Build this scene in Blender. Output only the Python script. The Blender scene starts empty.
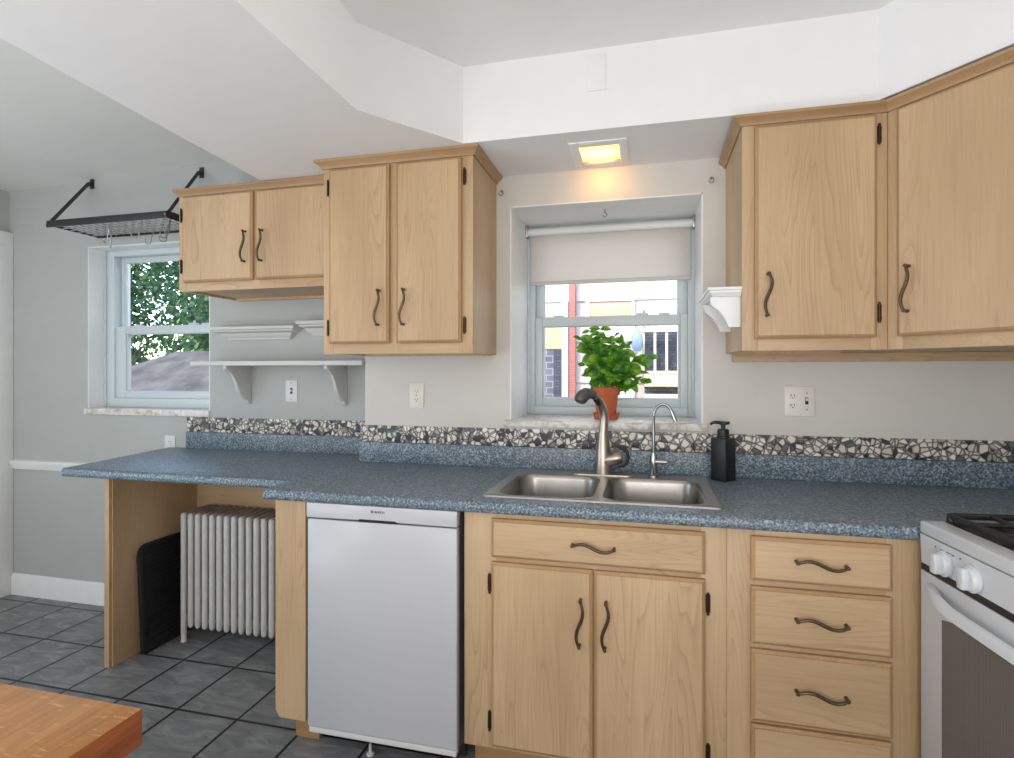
import bpy, bmesh, math, random
from mathutils import Vector, Matrix
random.seed(7)
S = bpy.context.scene
PI = math.pi
R = math.radians

# ------------------------------------------------------------------ camera
cam = bpy.data.cameras.new('camera'); co = bpy.data.objects.new('camera', cam)
S.collection.objects.link(co); S.camera = co
cam.sensor_fit = 'HORIZONTAL'; cam.sensor_width = 36.0
cam.lens = 560.0 / 1014.0 * 36.0
cam.shift_y = -7.0 / 1014.0
cam.clip_start = 0.05
co.location = (0, 0, 1.405); co.rotation_euler = (R(90), 0, R(14))

# ------------------------------------------------------------------ world, sun, assumed side light, unseen fill lights
W = bpy.data.worlds.new('sky'); S.world = W; W.use_nodes = True
wn = W.node_tree; bg = wn.nodes['Background']
sky = wn.nodes.new('ShaderNodeTexSky'); sky.sky_type = 'NISHITA'; sky.sun_disc = False
sky.sun_elevation = R(48); sky.sun_rotation = R(200)
wn.links.new(sky.outputs[0], bg.inputs[0]); bg.inputs[1].default_value = 0.95

def lamp(name, typ, loc, rot, energy, color=(1, 1, 1), size=1.0, size_y=None, angle=None):
    l = bpy.data.lights.new(name, typ); l.energy = energy; l.color = color
    if typ == 'AREA':
        l.size = size
        if size_y: l.shape = 'RECTANGLE'; l.size_y = size_y
    if angle is not None: l.angle = angle
    o = bpy.data.objects.new(name, l); S.collection.objects.link(o)
    o.location = loc; o.rotation_euler = rot
    return o
lamp('sunlight', 'SUN', (0, -6, 8), (R(38), 0, R(-22)), 2.5, (1, .95, .88), angle=R(1))
lamp('rear_fill', 'AREA', (-0.6, -1.85, 1.45), (R(97), 0, 0), 52, (1, .985, .97), 3.2, 1.8)  # unseen area light added behind the camera for frontal brightness
lamp('assumed_side_fill', 'AREA', (-3.85, 0.4, 1.45), (R(90), 0, R(-78)), 26, (.70, .85, 1), 1.2, 1.6)  # unseen bluish area light added for assumed daylight from the left; no opening there
def fill_point(name, loc, energy, color, radius):
    l = bpy.data.lights.new(name, 'POINT'); l.energy = energy; l.color = color; l.shadow_soft_size = radius
    o = bpy.data.objects.new(name, l); S.collection.objects.link(o); o.location = loc
fill_point('kitchen_fill', (0.35, -0.75, 1.25), 19, (1, .98, .96), .25)  # added point light with no lamp there, brightens the kitchen
fill_point('left_room_fill', (-2.7, -0.5, 1.0), 22, (.97, .985, 1), .22)  # added unseen point light, brightens the left-hand room
lamp('kitchen_up_fill', 'AREA', (0.25, 0.1, 0.45), (R(180), 0, 0), 13, (1, .985, .97), .8, .8)  # unseen upward light added to brighten the soffit and ceiling
lamp('left_room_up_fill', 'AREA', (-2.75, 0.2, 0.45), (R(180), 0, 0), 19, (.97, .985, 1), .7, .7)  # upward light added out of view to lift the left-hand ceiling

vs = S.view_settings
vs.view_transform = 'Standard'; vs.look = 'None'; vs.gamma = 1.0; vs.use_curve_mapping = False
vs.exposure = -0.06

# ------------------------------------------------------------------ materials
def srgb(r, g, b):
    f = lambda c: (c/255/12.92) if c/255 <= .04045 else ((c/255+.055)/1.055)**2.4
    return (f(r), f(g), f(b), 1)
class Mat:
    def __init__(s, name, col=(.8, .8, .8, 1), rough=.5, metal=0.0):
        s.m = bpy.data.materials.new(name); s.m.use_nodes = True
        s.nt = s.m.node_tree; s.b = s.nt.nodes['Principled BSDF']
        s.b.inputs['Base Color'].default_value = col
        s.b.inputs['Roughness'].default_value = rough
        s.b.inputs['Metallic'].default_value = metal
    def n(s, t, **kw):
        nd = s.nt.nodes.new(t)
        for k, v in kw.items():
            if k.startswith('i_'): nd.inputs[k[2:].replace('_', ' ')].default_value = v
            else: setattr(nd, k, v)
        return nd
    def l(s, a, b): s.nt.links.new(a, b)
    def set(s, k, v): s.b.inputs[k].default_value = v
    def math(s, op, a, b=None, c=None):
        nd = s.n('ShaderNodeMath', operation=op)
        for i, x in enumerate((a, b, c)):
            if x is None: continue
            if isinstance(x, (int, float)): nd.inputs[i].default_value = x
            else: s.l(x, nd.inputs[i])
        return nd.outputs[0]
    def pos(s, scale=(1, 1, 1), rnd=0.0, local=False):
        if local: src = s.n('ShaderNodeTexCoord').outputs['Object']
        else: src = s.n('ShaderNodeNewGeometry').outputs['Position']
        mp = s.n('ShaderNodeMapping'); mp.inputs['Scale'].default_value = scale
        if rnd:
            oi = s.n('ShaderNodeObjectInfo')
            ad = s.n('ShaderNodeVectorMath', operation='MULTIPLY_ADD')
            cb = s.n('ShaderNodeCombineXYZ')
            for i in range(3): s.l(oi.outputs['Random'], cb.inputs[i])
            s.l(cb.outputs[0], ad.inputs[0]); ad.inputs[1].default_value = (rnd, rnd*.7, rnd*1.3)
            s.l(src, ad.inputs[2]); src = ad.outputs[0]
        s.l(src, mp.inputs[0]); return mp.outputs[0]
    def noise(s, vec, scale, detail=2, rough=.5, dist=0):
        nd = s.n('ShaderNodeTexNoise'); nd.inputs['Scale'].default_value = scale
        nd.inputs['Detail'].default_value = detail; nd.inputs['Roughness'].default_value = rough
        nd.inputs['Distortion'].default_value = dist
        s.l(vec, nd.inputs['Vector']); return nd.outputs['Fac']
    def ramp(s, fac, stops, interp='LINEAR'):
        nd = s.n('ShaderNodeValToRGB'); cr = nd.color_ramp; cr.interpolation = interp
        while len(cr.elements) < len(stops): cr.elements.new(.5)
        for e, (p, c) in zip(cr.elements, stops): e.position = p; e.color = c
        s.l(fac, nd.inputs[0]); return nd.outputs[0]
    def mix(s, fac, a, b, mode='MIX'):
        nd = s.n('ShaderNodeMix', data_type='RGBA', blend_type=mode)
        for x, i in ((fac, 0), (a, 6), (b, 7)):
            if isinstance(x, (int, float)): nd.inputs[i].default_value = x
            elif isinstance(x, tuple): nd.inputs[i].default_value = x
            else: s.l(x, nd.inputs[i])
        return nd.outputs[2]
    def color(s, c): s.l(c, s.b.inputs['Base Color'])
    def bump(s, h, strength=.2, dist=.01):
        nd = s.n('ShaderNodeBump'); nd.inputs['Strength'].default_value = strength
        nd.inputs['Distance'].default_value = dist; s.l(h, nd.inputs['Height'])
        s.l(nd.outputs[0], s.b.inputs['Normal'])

def simple(name, col, rough=.5, metal=0, var=.0, vscale=6, bump=0, bscale=60):
    m = Mat(name, col, rough, metal)
    if var:
        f = m.noise(m.pos(), vscale, 3)
        d = tuple(c*(1-var) for c in col[:3]) + (1,); u = tuple(min(1, c*(1+var)) for c in col[:3]) + (1,)
        m.color(m.ramp(f, [(.3, d), (.7, u)]))
    if bump: m.bump(m.noise(m.pos(), bscale, 3), bump, .004)
    return m.m

def wood(name, axis, base, line, rough=.42, freq=28.0, local=False):
    """plain-sawn board: contour lines of a stretched noise field make the cathedral grain"""
    m = Mat(name, base, rough)
    k = {'z': (9.5, 9.5, .72), 'x': (.72, 9.5, 9.5), 'y': (9.5, .72, 9.5)}[axis]
    v = m.pos(k, 9.0, local)
    f = m.noise(v, 1.0, 1.5, .45, .25)
    rings = m.math('FRACT', m.math('MULTIPLY', f, freq))
    lines = m.ramp(rings, [(0, (0, 0, 0, 1)), (.5, (.05, .05, .05, 1)), (.84, (.5, .5, .5, 1)), (.93, (1, 1, 1, 1)), (1, (0, 0, 0, 1))])
    k2 = {'z': (120, 120, 4), 'x': (4, 120, 120), 'y': (120, 4, 120)}[axis]
    fine = m.noise(m.pos(k2, 3.0, local), 1.0, 3, .6)
    big = m.noise(m.pos({'z': (3, 3, .7), 'x': (.7, 3, 3), 'y': (3, .7, 3)}[axis], 5.0, local), 1.4, 2)
    hi = tuple(min(1, c*1.10) for c in base[:3]) + (1,); lo = tuple(c*a for c, a in zip(base[:3], (.88, .85, .80))) + (1,)
    c = m.ramp(big, [(.32, lo), (.68, hi)])
    msk = m.ramp(m.noise(m.pos({'z': (4, 4, .9), 'x': (.9, 4, 4), 'y': (4, .9, 4)}[axis], 4.0, local), 1.6, 1), [(.40, (.06, .06, .06, 1)), (.62, (.40, .40, .40, 1))])
    c = m.mix(m.math('MULTIPLY', lines, msk), c, line)
    c = m.mix(m.math('MULTIPLY', m.ramp(fine, [(.45, (0, 0, 0, 1)), (.75, (1, 1, 1, 1))]), .22), c, line)
    m.color(c)
    m.bump(fine, .05, .002)
    return m.m

WB = srgb(194, 166, 131); WL = srgb(146, 110, 74)
M = {}
M['wood_v'] = wood('maple_vertical_grain', 'z', WB, WL)
M['wood_h'] = wood('maple_horizontal_grain', 'x', WB, WL)
M['wood_d'] = wood('maple_depth_grain', 'y', WB, WL)
M['crown'] = wood('maple_moulding', 'x', srgb(172, 140, 104), srgb(132, 100, 66))
M['edge'] = wood('maple_routed_edge_shade', 'z', srgb(176, 143, 104), srgb(134, 100, 66))  # browner door edges: glaze tone plus painted-in shadow lines
M['toe'] = wood('worn_toe_board', 'x', srgb(176, 140, 98), srgb(120, 92, 60))
M['block'] = None
M['wall'] = simple('painted_wall_warm_grey', srgb(210, 207, 202), .75, var=.015, bump=.05, bscale=90)
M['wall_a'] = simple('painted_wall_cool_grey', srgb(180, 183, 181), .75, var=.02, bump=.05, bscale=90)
M['ceil'] = simple('ceiling_paint', srgb(236, 236, 237), .8, var=.012, bump=.04, bscale=70)
M['ceil_left'] = simple('ceiling_paint_semi_gloss', srgb(228, 227, 223), .36, var=.03, vscale=3, bump=.06, bscale=5)
M['white'] = simple('white_trim_paint', srgb(236, 237, 237), .45, var=.02, vscale=12)
M['vinyl'] = simple('white_vinyl', srgb(206, 216, 220), .35)
M['ledge'] = simple('grey_white_shelf_paint', srgb(206, 206, 203), .5, var=.02)
M['appl'] = simple('white_enamel', srgb(197, 198, 203), .28, var=.01)
M['appl2'] = simple('white_stove_enamel', srgb(208, 211, 215), .22)
M['black'] = simple('black_plastic', srgb(26, 26, 27), .4)
M['tub'] = simple('grey_tub_casing', srgb(120, 120, 122), .5)
M['rubber'] = simple('black_rubber', srgb(27, 27, 28), .55, var=.25, vscale=40)
M['iron'] = simple('cast_iron', srgb(40, 40, 41), .45, var=.15, vscale=60)
M['bronze'] = simple('aged_bronze', srgb(96, 76, 58), .38, .75, var=.25, vscale=120)
M['hinge'] = simple('dark_bronze_hinge', srgb(66, 50, 38), .4, .7, var=.2, vscale=150)
M['steel'] = simple('brushed_steel', srgb(190, 188, 185), .28, 1.0, var=.06, vscale=30)
M['sinksteel'] = simple('satin_sink_steel', srgb(164, 161, 157), .30, 1.0, var=.05, vscale=14)
M['nickel'] = simple('brushed_nickel', srgb(176, 166, 156), .30, 1.0)
M['chrome'] = simple('chrome', srgb(170, 172, 174), .12, 1.0)
M['graphite'] = simple('dark_nozzle', srgb(88, 86, 84), .4, .3)
M['hooksteel'] = simple('hook_steel', srgb(168, 168, 168), .3, .8)
M['plate'] = simple('ivory_cover_plate', srgb(226, 222, 214), .35)
M['platelo'] = simple('cool_cover_plate', srgb(216, 217, 216), .35)
M['slot'] = simple('dark_slot', srgb(36, 33, 31), .6)
M['screw'] = simple('plate_screw', srgb(150, 146, 140), .35, .7)
M['marble'] = None
M['radiator'] = simple('radiator_enamel', srgb(208, 207, 205), .4, var=.04, vscale=25, bump=.1, bscale=80)
M['dust'] = simple('dusty_radiator_top', srgb(158, 142, 130), .8, var=.2, vscale=14)
M['pot'] = simple('terracotta', srgb(190, 98, 62), .8, var=.12, vscale=22)
M['soil'] = simple('potting_soil', srgb(56, 42, 32), .95, var=.3, vscale=80)
M['stem'] = simple('plant_stem', srgb(136, 178, 84), .5)
M['blind'] = None
M['text'] = simple('printed_black', srgb(30, 30, 34), .5)
M['mark'] = simple('printed_grey', srgb(70, 74, 82), .5)

# roller blind: thin fabric, lets some light through
m = Mat('roller_blind_fabric', srgb(246, 242, 239), .8)
tr = m.n('ShaderNodeBsdfTranslucent'); tr.inputs[0].default_value = srgb(240, 234, 228)
mx = m.n('ShaderNodeMixShader'); mx.inputs[0].default_value = .62
m.l(m.b.outputs[0], mx.inputs[1]); m.l(tr.outputs[0], mx.inputs[2])
m.l(mx.outputs[0], m.nt.nodes['Material Output'].inputs['Surface']); M['blind'] = m.m

# basil leaf
m = Mat('basil_leaf', srgb(74, 140, 40), .38)
f = m.noise(m.pos(), 26, 2)
m.color(m.ramp(f, [(.34, srgb(22, 66, 18)), (.5, srgb(60, 126, 34)), (.66, srgb(146, 190, 62))]))
tr = m.n('ShaderNodeBsdfTranslucent'); tr.inputs[0].default_value = srgb(150, 205, 60)
mx = m.n('ShaderNodeMixShader'); mx.inputs[0].default_value = .32
m.l(m.b.outputs[0], mx.inputs[1]); m.l(tr.outputs[0], mx.inputs[2])
m.l(mx.outputs[0], m.nt.nodes['Material Output'].inputs['Surface']); M['leaf'] = m.m

# blue speckled laminate
m = Mat('blue_speckled_laminate', srgb(94, 112, 130), .36)
v = m.pos()
a = m.noise(v, 140, 2, .6); b = m.noise(v, 200, 2, .6); d = m.noise(v, 2.2, 2)
c = m.ramp(a, [(.36, srgb(58, 74, 86)), (.46, srgb(97, 116, 130)), (.55, srgb(116, 134, 147)), (.66, srgb(172, 184, 188))])
c = m.mix(m.ramp(b, [(.58, (0, 0, 0, 1)), (.68, (1, 1, 1, 1))]), c, srgb(52, 60, 74))
c = m.mix(m.ramp(d, [(.4, (0, 0, 0, 1)), (.7, (.22, .22, .22, 1))]), c, srgb(128, 128, 138))
m.color(c); m.bump(a, .04, .002); M['laminate'] = m.m

# broken-tile mosaic
def mosaic():
    m = Mat('broken_tile_mosaic', srgb(200, 190, 180), .35)
    v = m.pos((1, .1, 1))
    sh = m.n('ShaderNodeMapping'); m.l(v, sh.inputs[0]); sh.inputs['Location'].default_value = (3.37, 0, 1.91); sh.inputs['Rotation'].default_value = (0, R(40), 0)
    ds, cs = [], []
    for vec, sc in ((v, 36), (sh.outputs[0], 23)):
        e = m.n('ShaderNodeTexVoronoi', feature='DISTANCE_TO_EDGE'); e.inputs['Scale'].default_value = sc; m.l(vec, e.inputs['Vector'])
        q = m.n('ShaderNodeTexVoronoi', feature='F1'); q.inputs['Scale'].default_value = sc; m.l(vec, q.inputs['Vector'])
        sp = m.n('ShaderNodeSeparateColor'); m.l(q.outputs['Color'], sp.inputs[0])
        ds.append(m.math('DIVIDE', e.outputs['Distance'], float(sc))); cs.append(sp.outputs[0])
    dist = m.math('MINIMUM', ds[0], ds[1]); rnd = m.math('FRACT', m.math('ADD', cs[0], m.math('MULTIPLY', cs[1], 2.7)))
    c = m.ramp(rnd, [(0, srgb(62, 64, 72)), (.13, srgb(104, 106, 114)), (.24, srgb(226, 221, 212)), (.60, srgb(212, 205, 195)), (.76, srgb(178, 168, 157)), (.84, srgb(240, 237, 231))], 'CONSTANT')
    g = m.ramp(dist, [(.0004, (1, 1, 1, 1)), (.0009, (0, 0, 0, 1))])
    m.color(m.mix(g, c, srgb(46, 42, 42)))
    m.bump(m.ramp(dist, [(.0005, (0, 0, 0, 1)), (.0022, (1, 1, 1, 1))]), .3, .003)
    return m.m
M['mosaic'] = mosaic()

# marble sill
m = Mat('marble_sill', srgb(206, 203, 198), .35)
f = m.noise(m.pos((1, 1, 1)), 14, 6, .65, 1.2)
m.color(m.ramp(f, [(.36, srgb(176, 171, 163)), (.5, srgb(220, 217, 211)), (.7, srgb(240, 239, 236))])); M['marble'] = m.m

# floor tiles laid on a grid
def floor_mat():
    m = Mat('slate_floor_tile', srgb(88, 90, 92), .42)
    v = m.pos(); sx = m.n('ShaderNodeSeparateXYZ'); m.l(v, sx.inputs[0])
    u = m.math('MULTIPLY', m.math('ADD', sx.outputs[0], 6.300), 1/.2935)
    w = m.math('MULTIPLY', m.math('ADD', sx.outputs[1], 4.490), 1/.338)
    fu, fw = m.math('FRACT', u), m.math('FRACT', w)
    du = m.math('MULTIPLY', m.math('MINIMUM', fu, m.math('SUBTRACT', 1, fu)), .2935)
    dw = m.math('MULTIPLY', m.math('MINIMUM', fw, m.math('SUBTRACT', 1, fw)), .338)
    g = m.ramp(m.math('MINIMUM', du, dw), [(.0042, (1, 1, 1, 1)), (.0062, (0, 0, 0, 1))])
    cb = m.n('ShaderNodeCombineXYZ'); m.l(m.math('FLOOR', u), cb.inputs[0]); m.l(m.math('FLOOR', w), cb.inputs[1])
    wn_ = m.n('ShaderNodeTexWhiteNoise', noise_dimensions='2D'); m.l(cb.outputs[0], wn_.inputs['Vector'])
    off = m.n('ShaderNodeVectorMath', operation='MULTIPLY_ADD'); m.l(wn_.outputs['Color'], off.inputs[0])
    off.inputs[1].default_value = (9, 9, 9); m.l(v, off.inputs[2])
    mp = m.n('ShaderNodeMapping'); mp.inputs['Rotation'].default_value = (0, 0, R(24)); mp.inputs['Scale'].default_value = (3, 9, 3)
    m.l(off.outputs[0], mp.inputs[0])
    n1 = m.noise(mp.outputs[0], 2.2, 7, .62, .8)
    n2 = m.noise(off.outputs[0], 5, 3)
    c = m.ramp(n1, [(.28, srgb(92, 93, 94)), (.5, srgb(128, 129, 131)), (.72, srgb(170, 171, 172))])
    c = m.mix(m.math('MULTIPLY', n2, .5), c, srgb(116, 116, 116))
    c = m.mix(m.math('MULTIPLY', wn_.outputs['Value'], .22), c, srgb(100, 102, 104))
    m.color(m.mix(g, c, srgb(26, 25, 25)))
    hgt = m.math('SUBTRACT', m.math('MULTIPLY', n1, .5), g)
    m.bump(hgt, .35, .006)
    return m.m
M['floor'] = floor_mat()

# butcher block: strips along y
def block_mat():
    m = Mat('butcher_block', srgb(196, 130, 68), .4)
    v = m.pos(); sx = m.n('ShaderNodeSeparateXYZ'); m.l(v, sx.inputs[0])
    u = m.math('MULTIPLY', sx.outputs[0], 1/.042)
    cb = m.n('ShaderNodeCombineXYZ'); m.l(m.math('FLOOR', u), cb.inputs[0])
    w = m.n('ShaderNodeTexWhiteNoise', noise_dimensions='2D'); m.l(cb.outputs[0], w.inputs['Vector'])
    gr = m.noise(m.pos((70, 5, 70)), 1, 4, .65, .4)
    bl = m.noise(m.pos((9, 4, 9)), 1, 3)
    c = m.ramp(w.outputs['Value'], [(0, srgb(180, 122, 68)), (.5, srgb(196, 140, 84)), (1, srgb(206, 154, 98))])
    c = m.mix(m.math('MULTIPLY', m.ramp(gr, [(.42, (0, 0, 0, 1)), (.7, (1, 1, 1, 1))]), .45), c, srgb(150, 88, 40))
    c = m.mix(m.math('MULTIPLY', m.ramp(bl, [(.5, (0, 0, 0, 1)), (.75, (1, 1, 1, 1))]), .35), c, srgb(232, 178, 112))
    sc = m.noise(m.pos((26, 160, 26)), 1, 2, .5, .6)
    c = m.mix(m.math('MULTIPLY', m.ramp(sc, [(.60, (0, 0, 0, 1)), (.70, (1, 1, 1, 1))]), .5), c, srgb(236, 190, 128))
    ge = m.n('ShaderNodeNewGeometry'); sn = m.n('ShaderNodeSeparateXYZ'); m.l(ge.outputs['True Normal'], sn.inputs[0])
    c = m.mix(m.math('GREATER_THAN', m.math('ABSOLUTE', sn.outputs[0]), .7), c, m.ramp(gr, [(.3, srgb(104, 52, 28)), (.7, srgb(152, 84, 46))]))
    m.color(c); m.bump(gr, .12, .003)
    return m.m
M['block'] = block_mat()
M['blockend'] = wood('butcher_block_end', 'y', srgb(170, 92, 48), srgb(122, 60, 30), .4)

# oven window: dark glass with a dotted screen
m = Mat('oven_window_screen', srgb(104, 102, 100), .25)
v = m.pos((700, 700, 700)); sx = m.n('ShaderNodeSeparateXYZ'); m.l(v, sx.inputs[0])
d = m.math('MULTIPLY', m.math('SINE', m.math('ADD', sx.outputs[1], sx.outputs[2])), m.math('SINE', m.math('SUBTRACT', sx.outputs[1], sx.outputs[2])))
m.color(m.ramp(d, [(.3, srgb(96, 94, 92)), (.7, srgb(124, 122, 120))])); M['ovenglass'] = m.m

# glass
m = Mat('window_glass', (1, 1, 1, 1), 0); m.set('Transmission Weight', 1.0); m.set('IOR', 1.02); M['glass'] = m.m
# lamp diffuser
m = Mat('lit_diffuser', srgb(255, 236, 170), .5)
sx = m.n('ShaderNodeTexCoord'); gr = m.n('ShaderNodeTexGradient', gradient_type='SPHERICAL')
mp = m.n('ShaderNodeMapping'); mp.inputs['Scale'].default_value = (9, 14, 1); m.l(sx.outputs['Object'], mp.inputs[0]); m.l(mp.outputs[0], gr.inputs[0])
m.l(m.ramp(gr.outputs['Fac'], [(0, srgb(255, 226, 120)), (.6, srgb(255, 246, 205))]), m.b.inputs['Emission Color'])
m.set('Emission Strength', 1.25); M['lit'] = m.m
# outside
def brick(name, c1, c2, mort, sc=9):
    m = Mat(name, c1, .9)
    v = m.pos(); sp = m.n('ShaderNodeSeparateXYZ'); m.l(v, sp.inputs[0])
    cb = m.n('ShaderNodeCombineXYZ'); m.l(m.math('ADD', sp.outputs[0], sp.outputs[1]), cb.inputs[0]); m.l(sp.outputs[2], cb.inputs[1])
    b = m.n('ShaderNodeTexBrick'); b.inputs['Scale'].default_value = sc; b.inputs['Color1'].default_value = c1; b.inputs['Color2'].default_value = c2; b.inputs['Mortar'].default_value = mort
    m.l(cb.outputs[0], b.inputs['Vector']); m.color(b.outputs['Color']); return m.m
M['redbrick'] = brick('red_brick', srgb(186, 112, 98), srgb(170, 98, 86), srgb(200, 150, 138), 16)
M['greybrick'] = brick('grey_block', srgb(128, 130, 136), srgb(100, 103, 110), srgb(160, 160, 160), 4)
M['siding'] = simple('pale_siding', srgb(205, 199, 190), .7, var=.02)
M['darksiding'] = brick('dark_slate_siding', srgb(74, 78, 88), srgb(92, 96, 106), srgb(56, 60, 68), 9)
M['porchwood'] = simple('pale_porch_timber', srgb(226, 202, 168), .7, var=.1, vscale=8)
M['tanpanel'] = simple('tan_panel', srgb(206, 176, 142), .8, var=.05)
M['bag'] = simple('pale_blue_plastic', srgb(140, 156, 178), .3)
M['treeleaf'] = None
m = Mat('tree_leaf', srgb(60, 104, 60), .55)
oi = m.noise(m.pos(), 2.3, 3)
m.color(m.ramp(oi, [(.3, srgb(22, 40, 34)), (.5, srgb(46, 74, 58)), (.68, srgb(112, 140, 82))]))
tr = m.n('ShaderNodeBsdfTranslucent'); tr.inputs[0].default_value = srgb(92, 130, 72)
mx = m.n('ShaderNodeMixShader'); mx.inputs[0].default_value = .35
m.l(m.b.outputs[0], mx.inputs[1]); m.l(tr.outputs[0], mx.inputs[2])
m.l(mx.outputs[0], m.nt.nodes['Material Output'].inputs['Surface']); M['treeleaf'] = m.m
M['bark'] = simple('bark', srgb(72, 60, 50), .9, var=.25, vscale=12)
M['shingle'] = simple('asphalt_shingle', srgb(78, 73, 66), .9, var=.45, vscale=3)
M['grass'] = simple('yard_ground', srgb(120, 128, 96), .95, var=.2, vscale=2)

# ------------------------------------------------------------------ mesh helpers
ORG = {}
class MB:
    def __init__(s): s.bm = bmesh.new()
    def face(s, vs):
        try: return s.bm.faces.new(vs)
        except ValueError: return None
    def box(s, x0, x1, y0, y1, z0, z1, bev=0, seg=2):
        r = bmesh.ops.create_cube(s.bm, size=1)
        vs = r['verts']
        for v in vs:
            v.co = Vector(((x0+x1)/2 + v.co.x*(x1-x0), (y0+y1)/2 + v.co.y*(y1-y0), (z0+z1)/2 + v.co.z*(z1-z0)))
        if bev:
            es = list({e for v in vs for e in v.link_edges})
            bmesh.ops.bevel(s.bm, geom=es, offset=bev, segments=seg, affect='EDGES', profile=.5)
        return s
    def prism(s, poly, axis, a, b, bev=0):
        """poly of 2-D points extruded along axis ('z': (x,y), 'x': (y,z), 'y': (x,z))"""
        def P(p, t):
            return {'z': (p[0], p[1], t), 'x': (t, p[0], p[1]), 'y': (p[0], t, p[1])}[axis]
        va = [s.bm.verts.new(P(p, a)) for p in poly]; vb = [s.bm.verts.new(P(p, b)) for p in poly]
        fs = [s.face(va[::-1]), s.face(vb)]
        n = len(poly)
        for i in range(n): fs.append(s.face([va[i], va[(i+1) % n], vb[(i+1) % n], vb[i]]))
        if bev:
            es = list({e for v in va+vb for e in v.link_edges})
            bmesh.ops.bevel(s.bm, geom=es, offset=bev, segments=2, affect='EDGES', profile=.5)
        return s
    def tube(s, pts, rad, n=10, cap=True, closed=False, flat=1.0):
        pts = [Vector(p) for p in pts]; N = len(pts)
        rr = rad if isinstance(rad, (list, tuple)) else [rad]*N
        rings = []; up = None
        for i, p in enumerate(pts):
            if closed: t = (pts[(i+1) % N] - pts[i-1]).normalized()
            else: t = (pts[min(i+1, N-1)] - pts[max(i-1, 0)]).normalized()
            if up is None:
                up = Vector((0, 0, 1)) if abs(t.z) < .9 else Vector((1, 0, 0))
            a = t.cross(up)
            if a.length < 1e-5: a = t.cross(Vector((0, 1, 0)))
            a.normalize(); b = a.cross(t).normalized(); up = b
            rings.append([s.bm.verts.new(p + (a*math.cos(2*PI*k/n) + b*flat*math.sin(2*PI*k/n))*rr[i]) for k in range(n)])
        M_ = N if closed else N-1
        for i in range(M_):
            A, B = rings[i], rings[(i+1) % N]
            for k in range(n): s.face([A[k], A[(k+1) % n], B[(k+1) % n], B[k]])
        if cap and not closed: s.face(rings[0][::-1]); s.face(rings[-1])
        return s
    def cyl(s, p0, p1, r, n=20): return s.tube([p0, p1], r, n)
    def lathe(s, prof, c=(0, 0, 0), n=28, axis='z'):
        """prof: list of (radius, height)"""
        rings = []
        for r, h in prof:
            if r < 1e-6:
                rings.append([s.bm.verts.new(s._ax(0, 0, h, c, axis))])
            else:
                rings.append([s.bm.verts.new(s._ax(r*math.cos(2*PI*k/n), r*math.sin(2*PI*k/n), h, c, axis)) for k in range(n)])
        for A, B in zip(rings, rings[1:]):
            if len(A) == 1 and len(B) == 1: continue
            for k in range(n):
                k2 = (k+1) % n
                if len(A) == 1: s.face([A[0], B[k2], B[k]])
                elif len(B) == 1: s.face([A[k], A[k2], B[0]])
                else: s.face([A[k], A[k2], B[k2], B[k]])
        if len(rings[0]) > 1: s.face(rings[0][::-1])
        if len(rings[-1]) > 1: s.face(rings[-1])
        return s
    def _ax(s, a, b, h, c, axis):
        v = {'z': (a, b, h), 'y': (a, h, b), 'x': (h, a, b)}[axis]
        return (v[0]+c[0], v[1]+c[1], v[2]+c[2])
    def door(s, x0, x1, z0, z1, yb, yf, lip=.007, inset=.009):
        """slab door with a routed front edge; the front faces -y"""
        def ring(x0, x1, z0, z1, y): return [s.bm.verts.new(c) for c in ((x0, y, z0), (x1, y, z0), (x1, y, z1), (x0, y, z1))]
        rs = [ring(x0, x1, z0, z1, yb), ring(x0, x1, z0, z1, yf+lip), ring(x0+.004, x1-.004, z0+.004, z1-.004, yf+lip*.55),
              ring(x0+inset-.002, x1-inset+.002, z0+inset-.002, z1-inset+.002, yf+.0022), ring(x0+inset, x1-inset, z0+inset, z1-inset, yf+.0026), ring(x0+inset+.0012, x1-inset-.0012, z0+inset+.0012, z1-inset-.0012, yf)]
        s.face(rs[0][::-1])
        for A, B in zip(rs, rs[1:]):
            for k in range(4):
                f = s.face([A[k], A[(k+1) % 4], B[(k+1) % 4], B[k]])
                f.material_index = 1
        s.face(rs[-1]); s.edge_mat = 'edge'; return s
    def sweep(s, path, prof, closed_prof=True, caps=True):
        """path: 2-D points; the moulding lies to the right of the walking direction. prof: (offset, z) points"""
        P = [Vector(p) for p in path]; rings = []
        for i, p in enumerate(P):
            ns = []
            if i > 0: d = (P[i]-P[i-1]).normalized(); ns.append(Vector((d.y, -d.x)))
            if i < len(P)-1: d = (P[i+1]-P[i]).normalized(); ns.append(Vector((d.y, -d.x)))
            if len(ns) == 2:
                b = (ns[0]+ns[1]).normalized(); b = b / max(.2, b.dot(ns[0]))
            else: b = ns[0]
            rings.append([s.bm.verts.new((p.x+b.x*o, p.y+b.y*o, z)) for o, z in prof])
        n = len(prof)
        for A, B in zip(rings, rings[1:]):
            for k in range(n if closed_prof else n-1): s.face([A[k], B[k], B[(k+1) % n], A[(k+1) % n]])
        if caps: s.face(rings[0]); s.face(rings[-1][::-1])
        return s
    def xform(s, mat): bmesh.ops.transform(s.bm, matrix=mat, verts=s.bm.verts); return s
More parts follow.
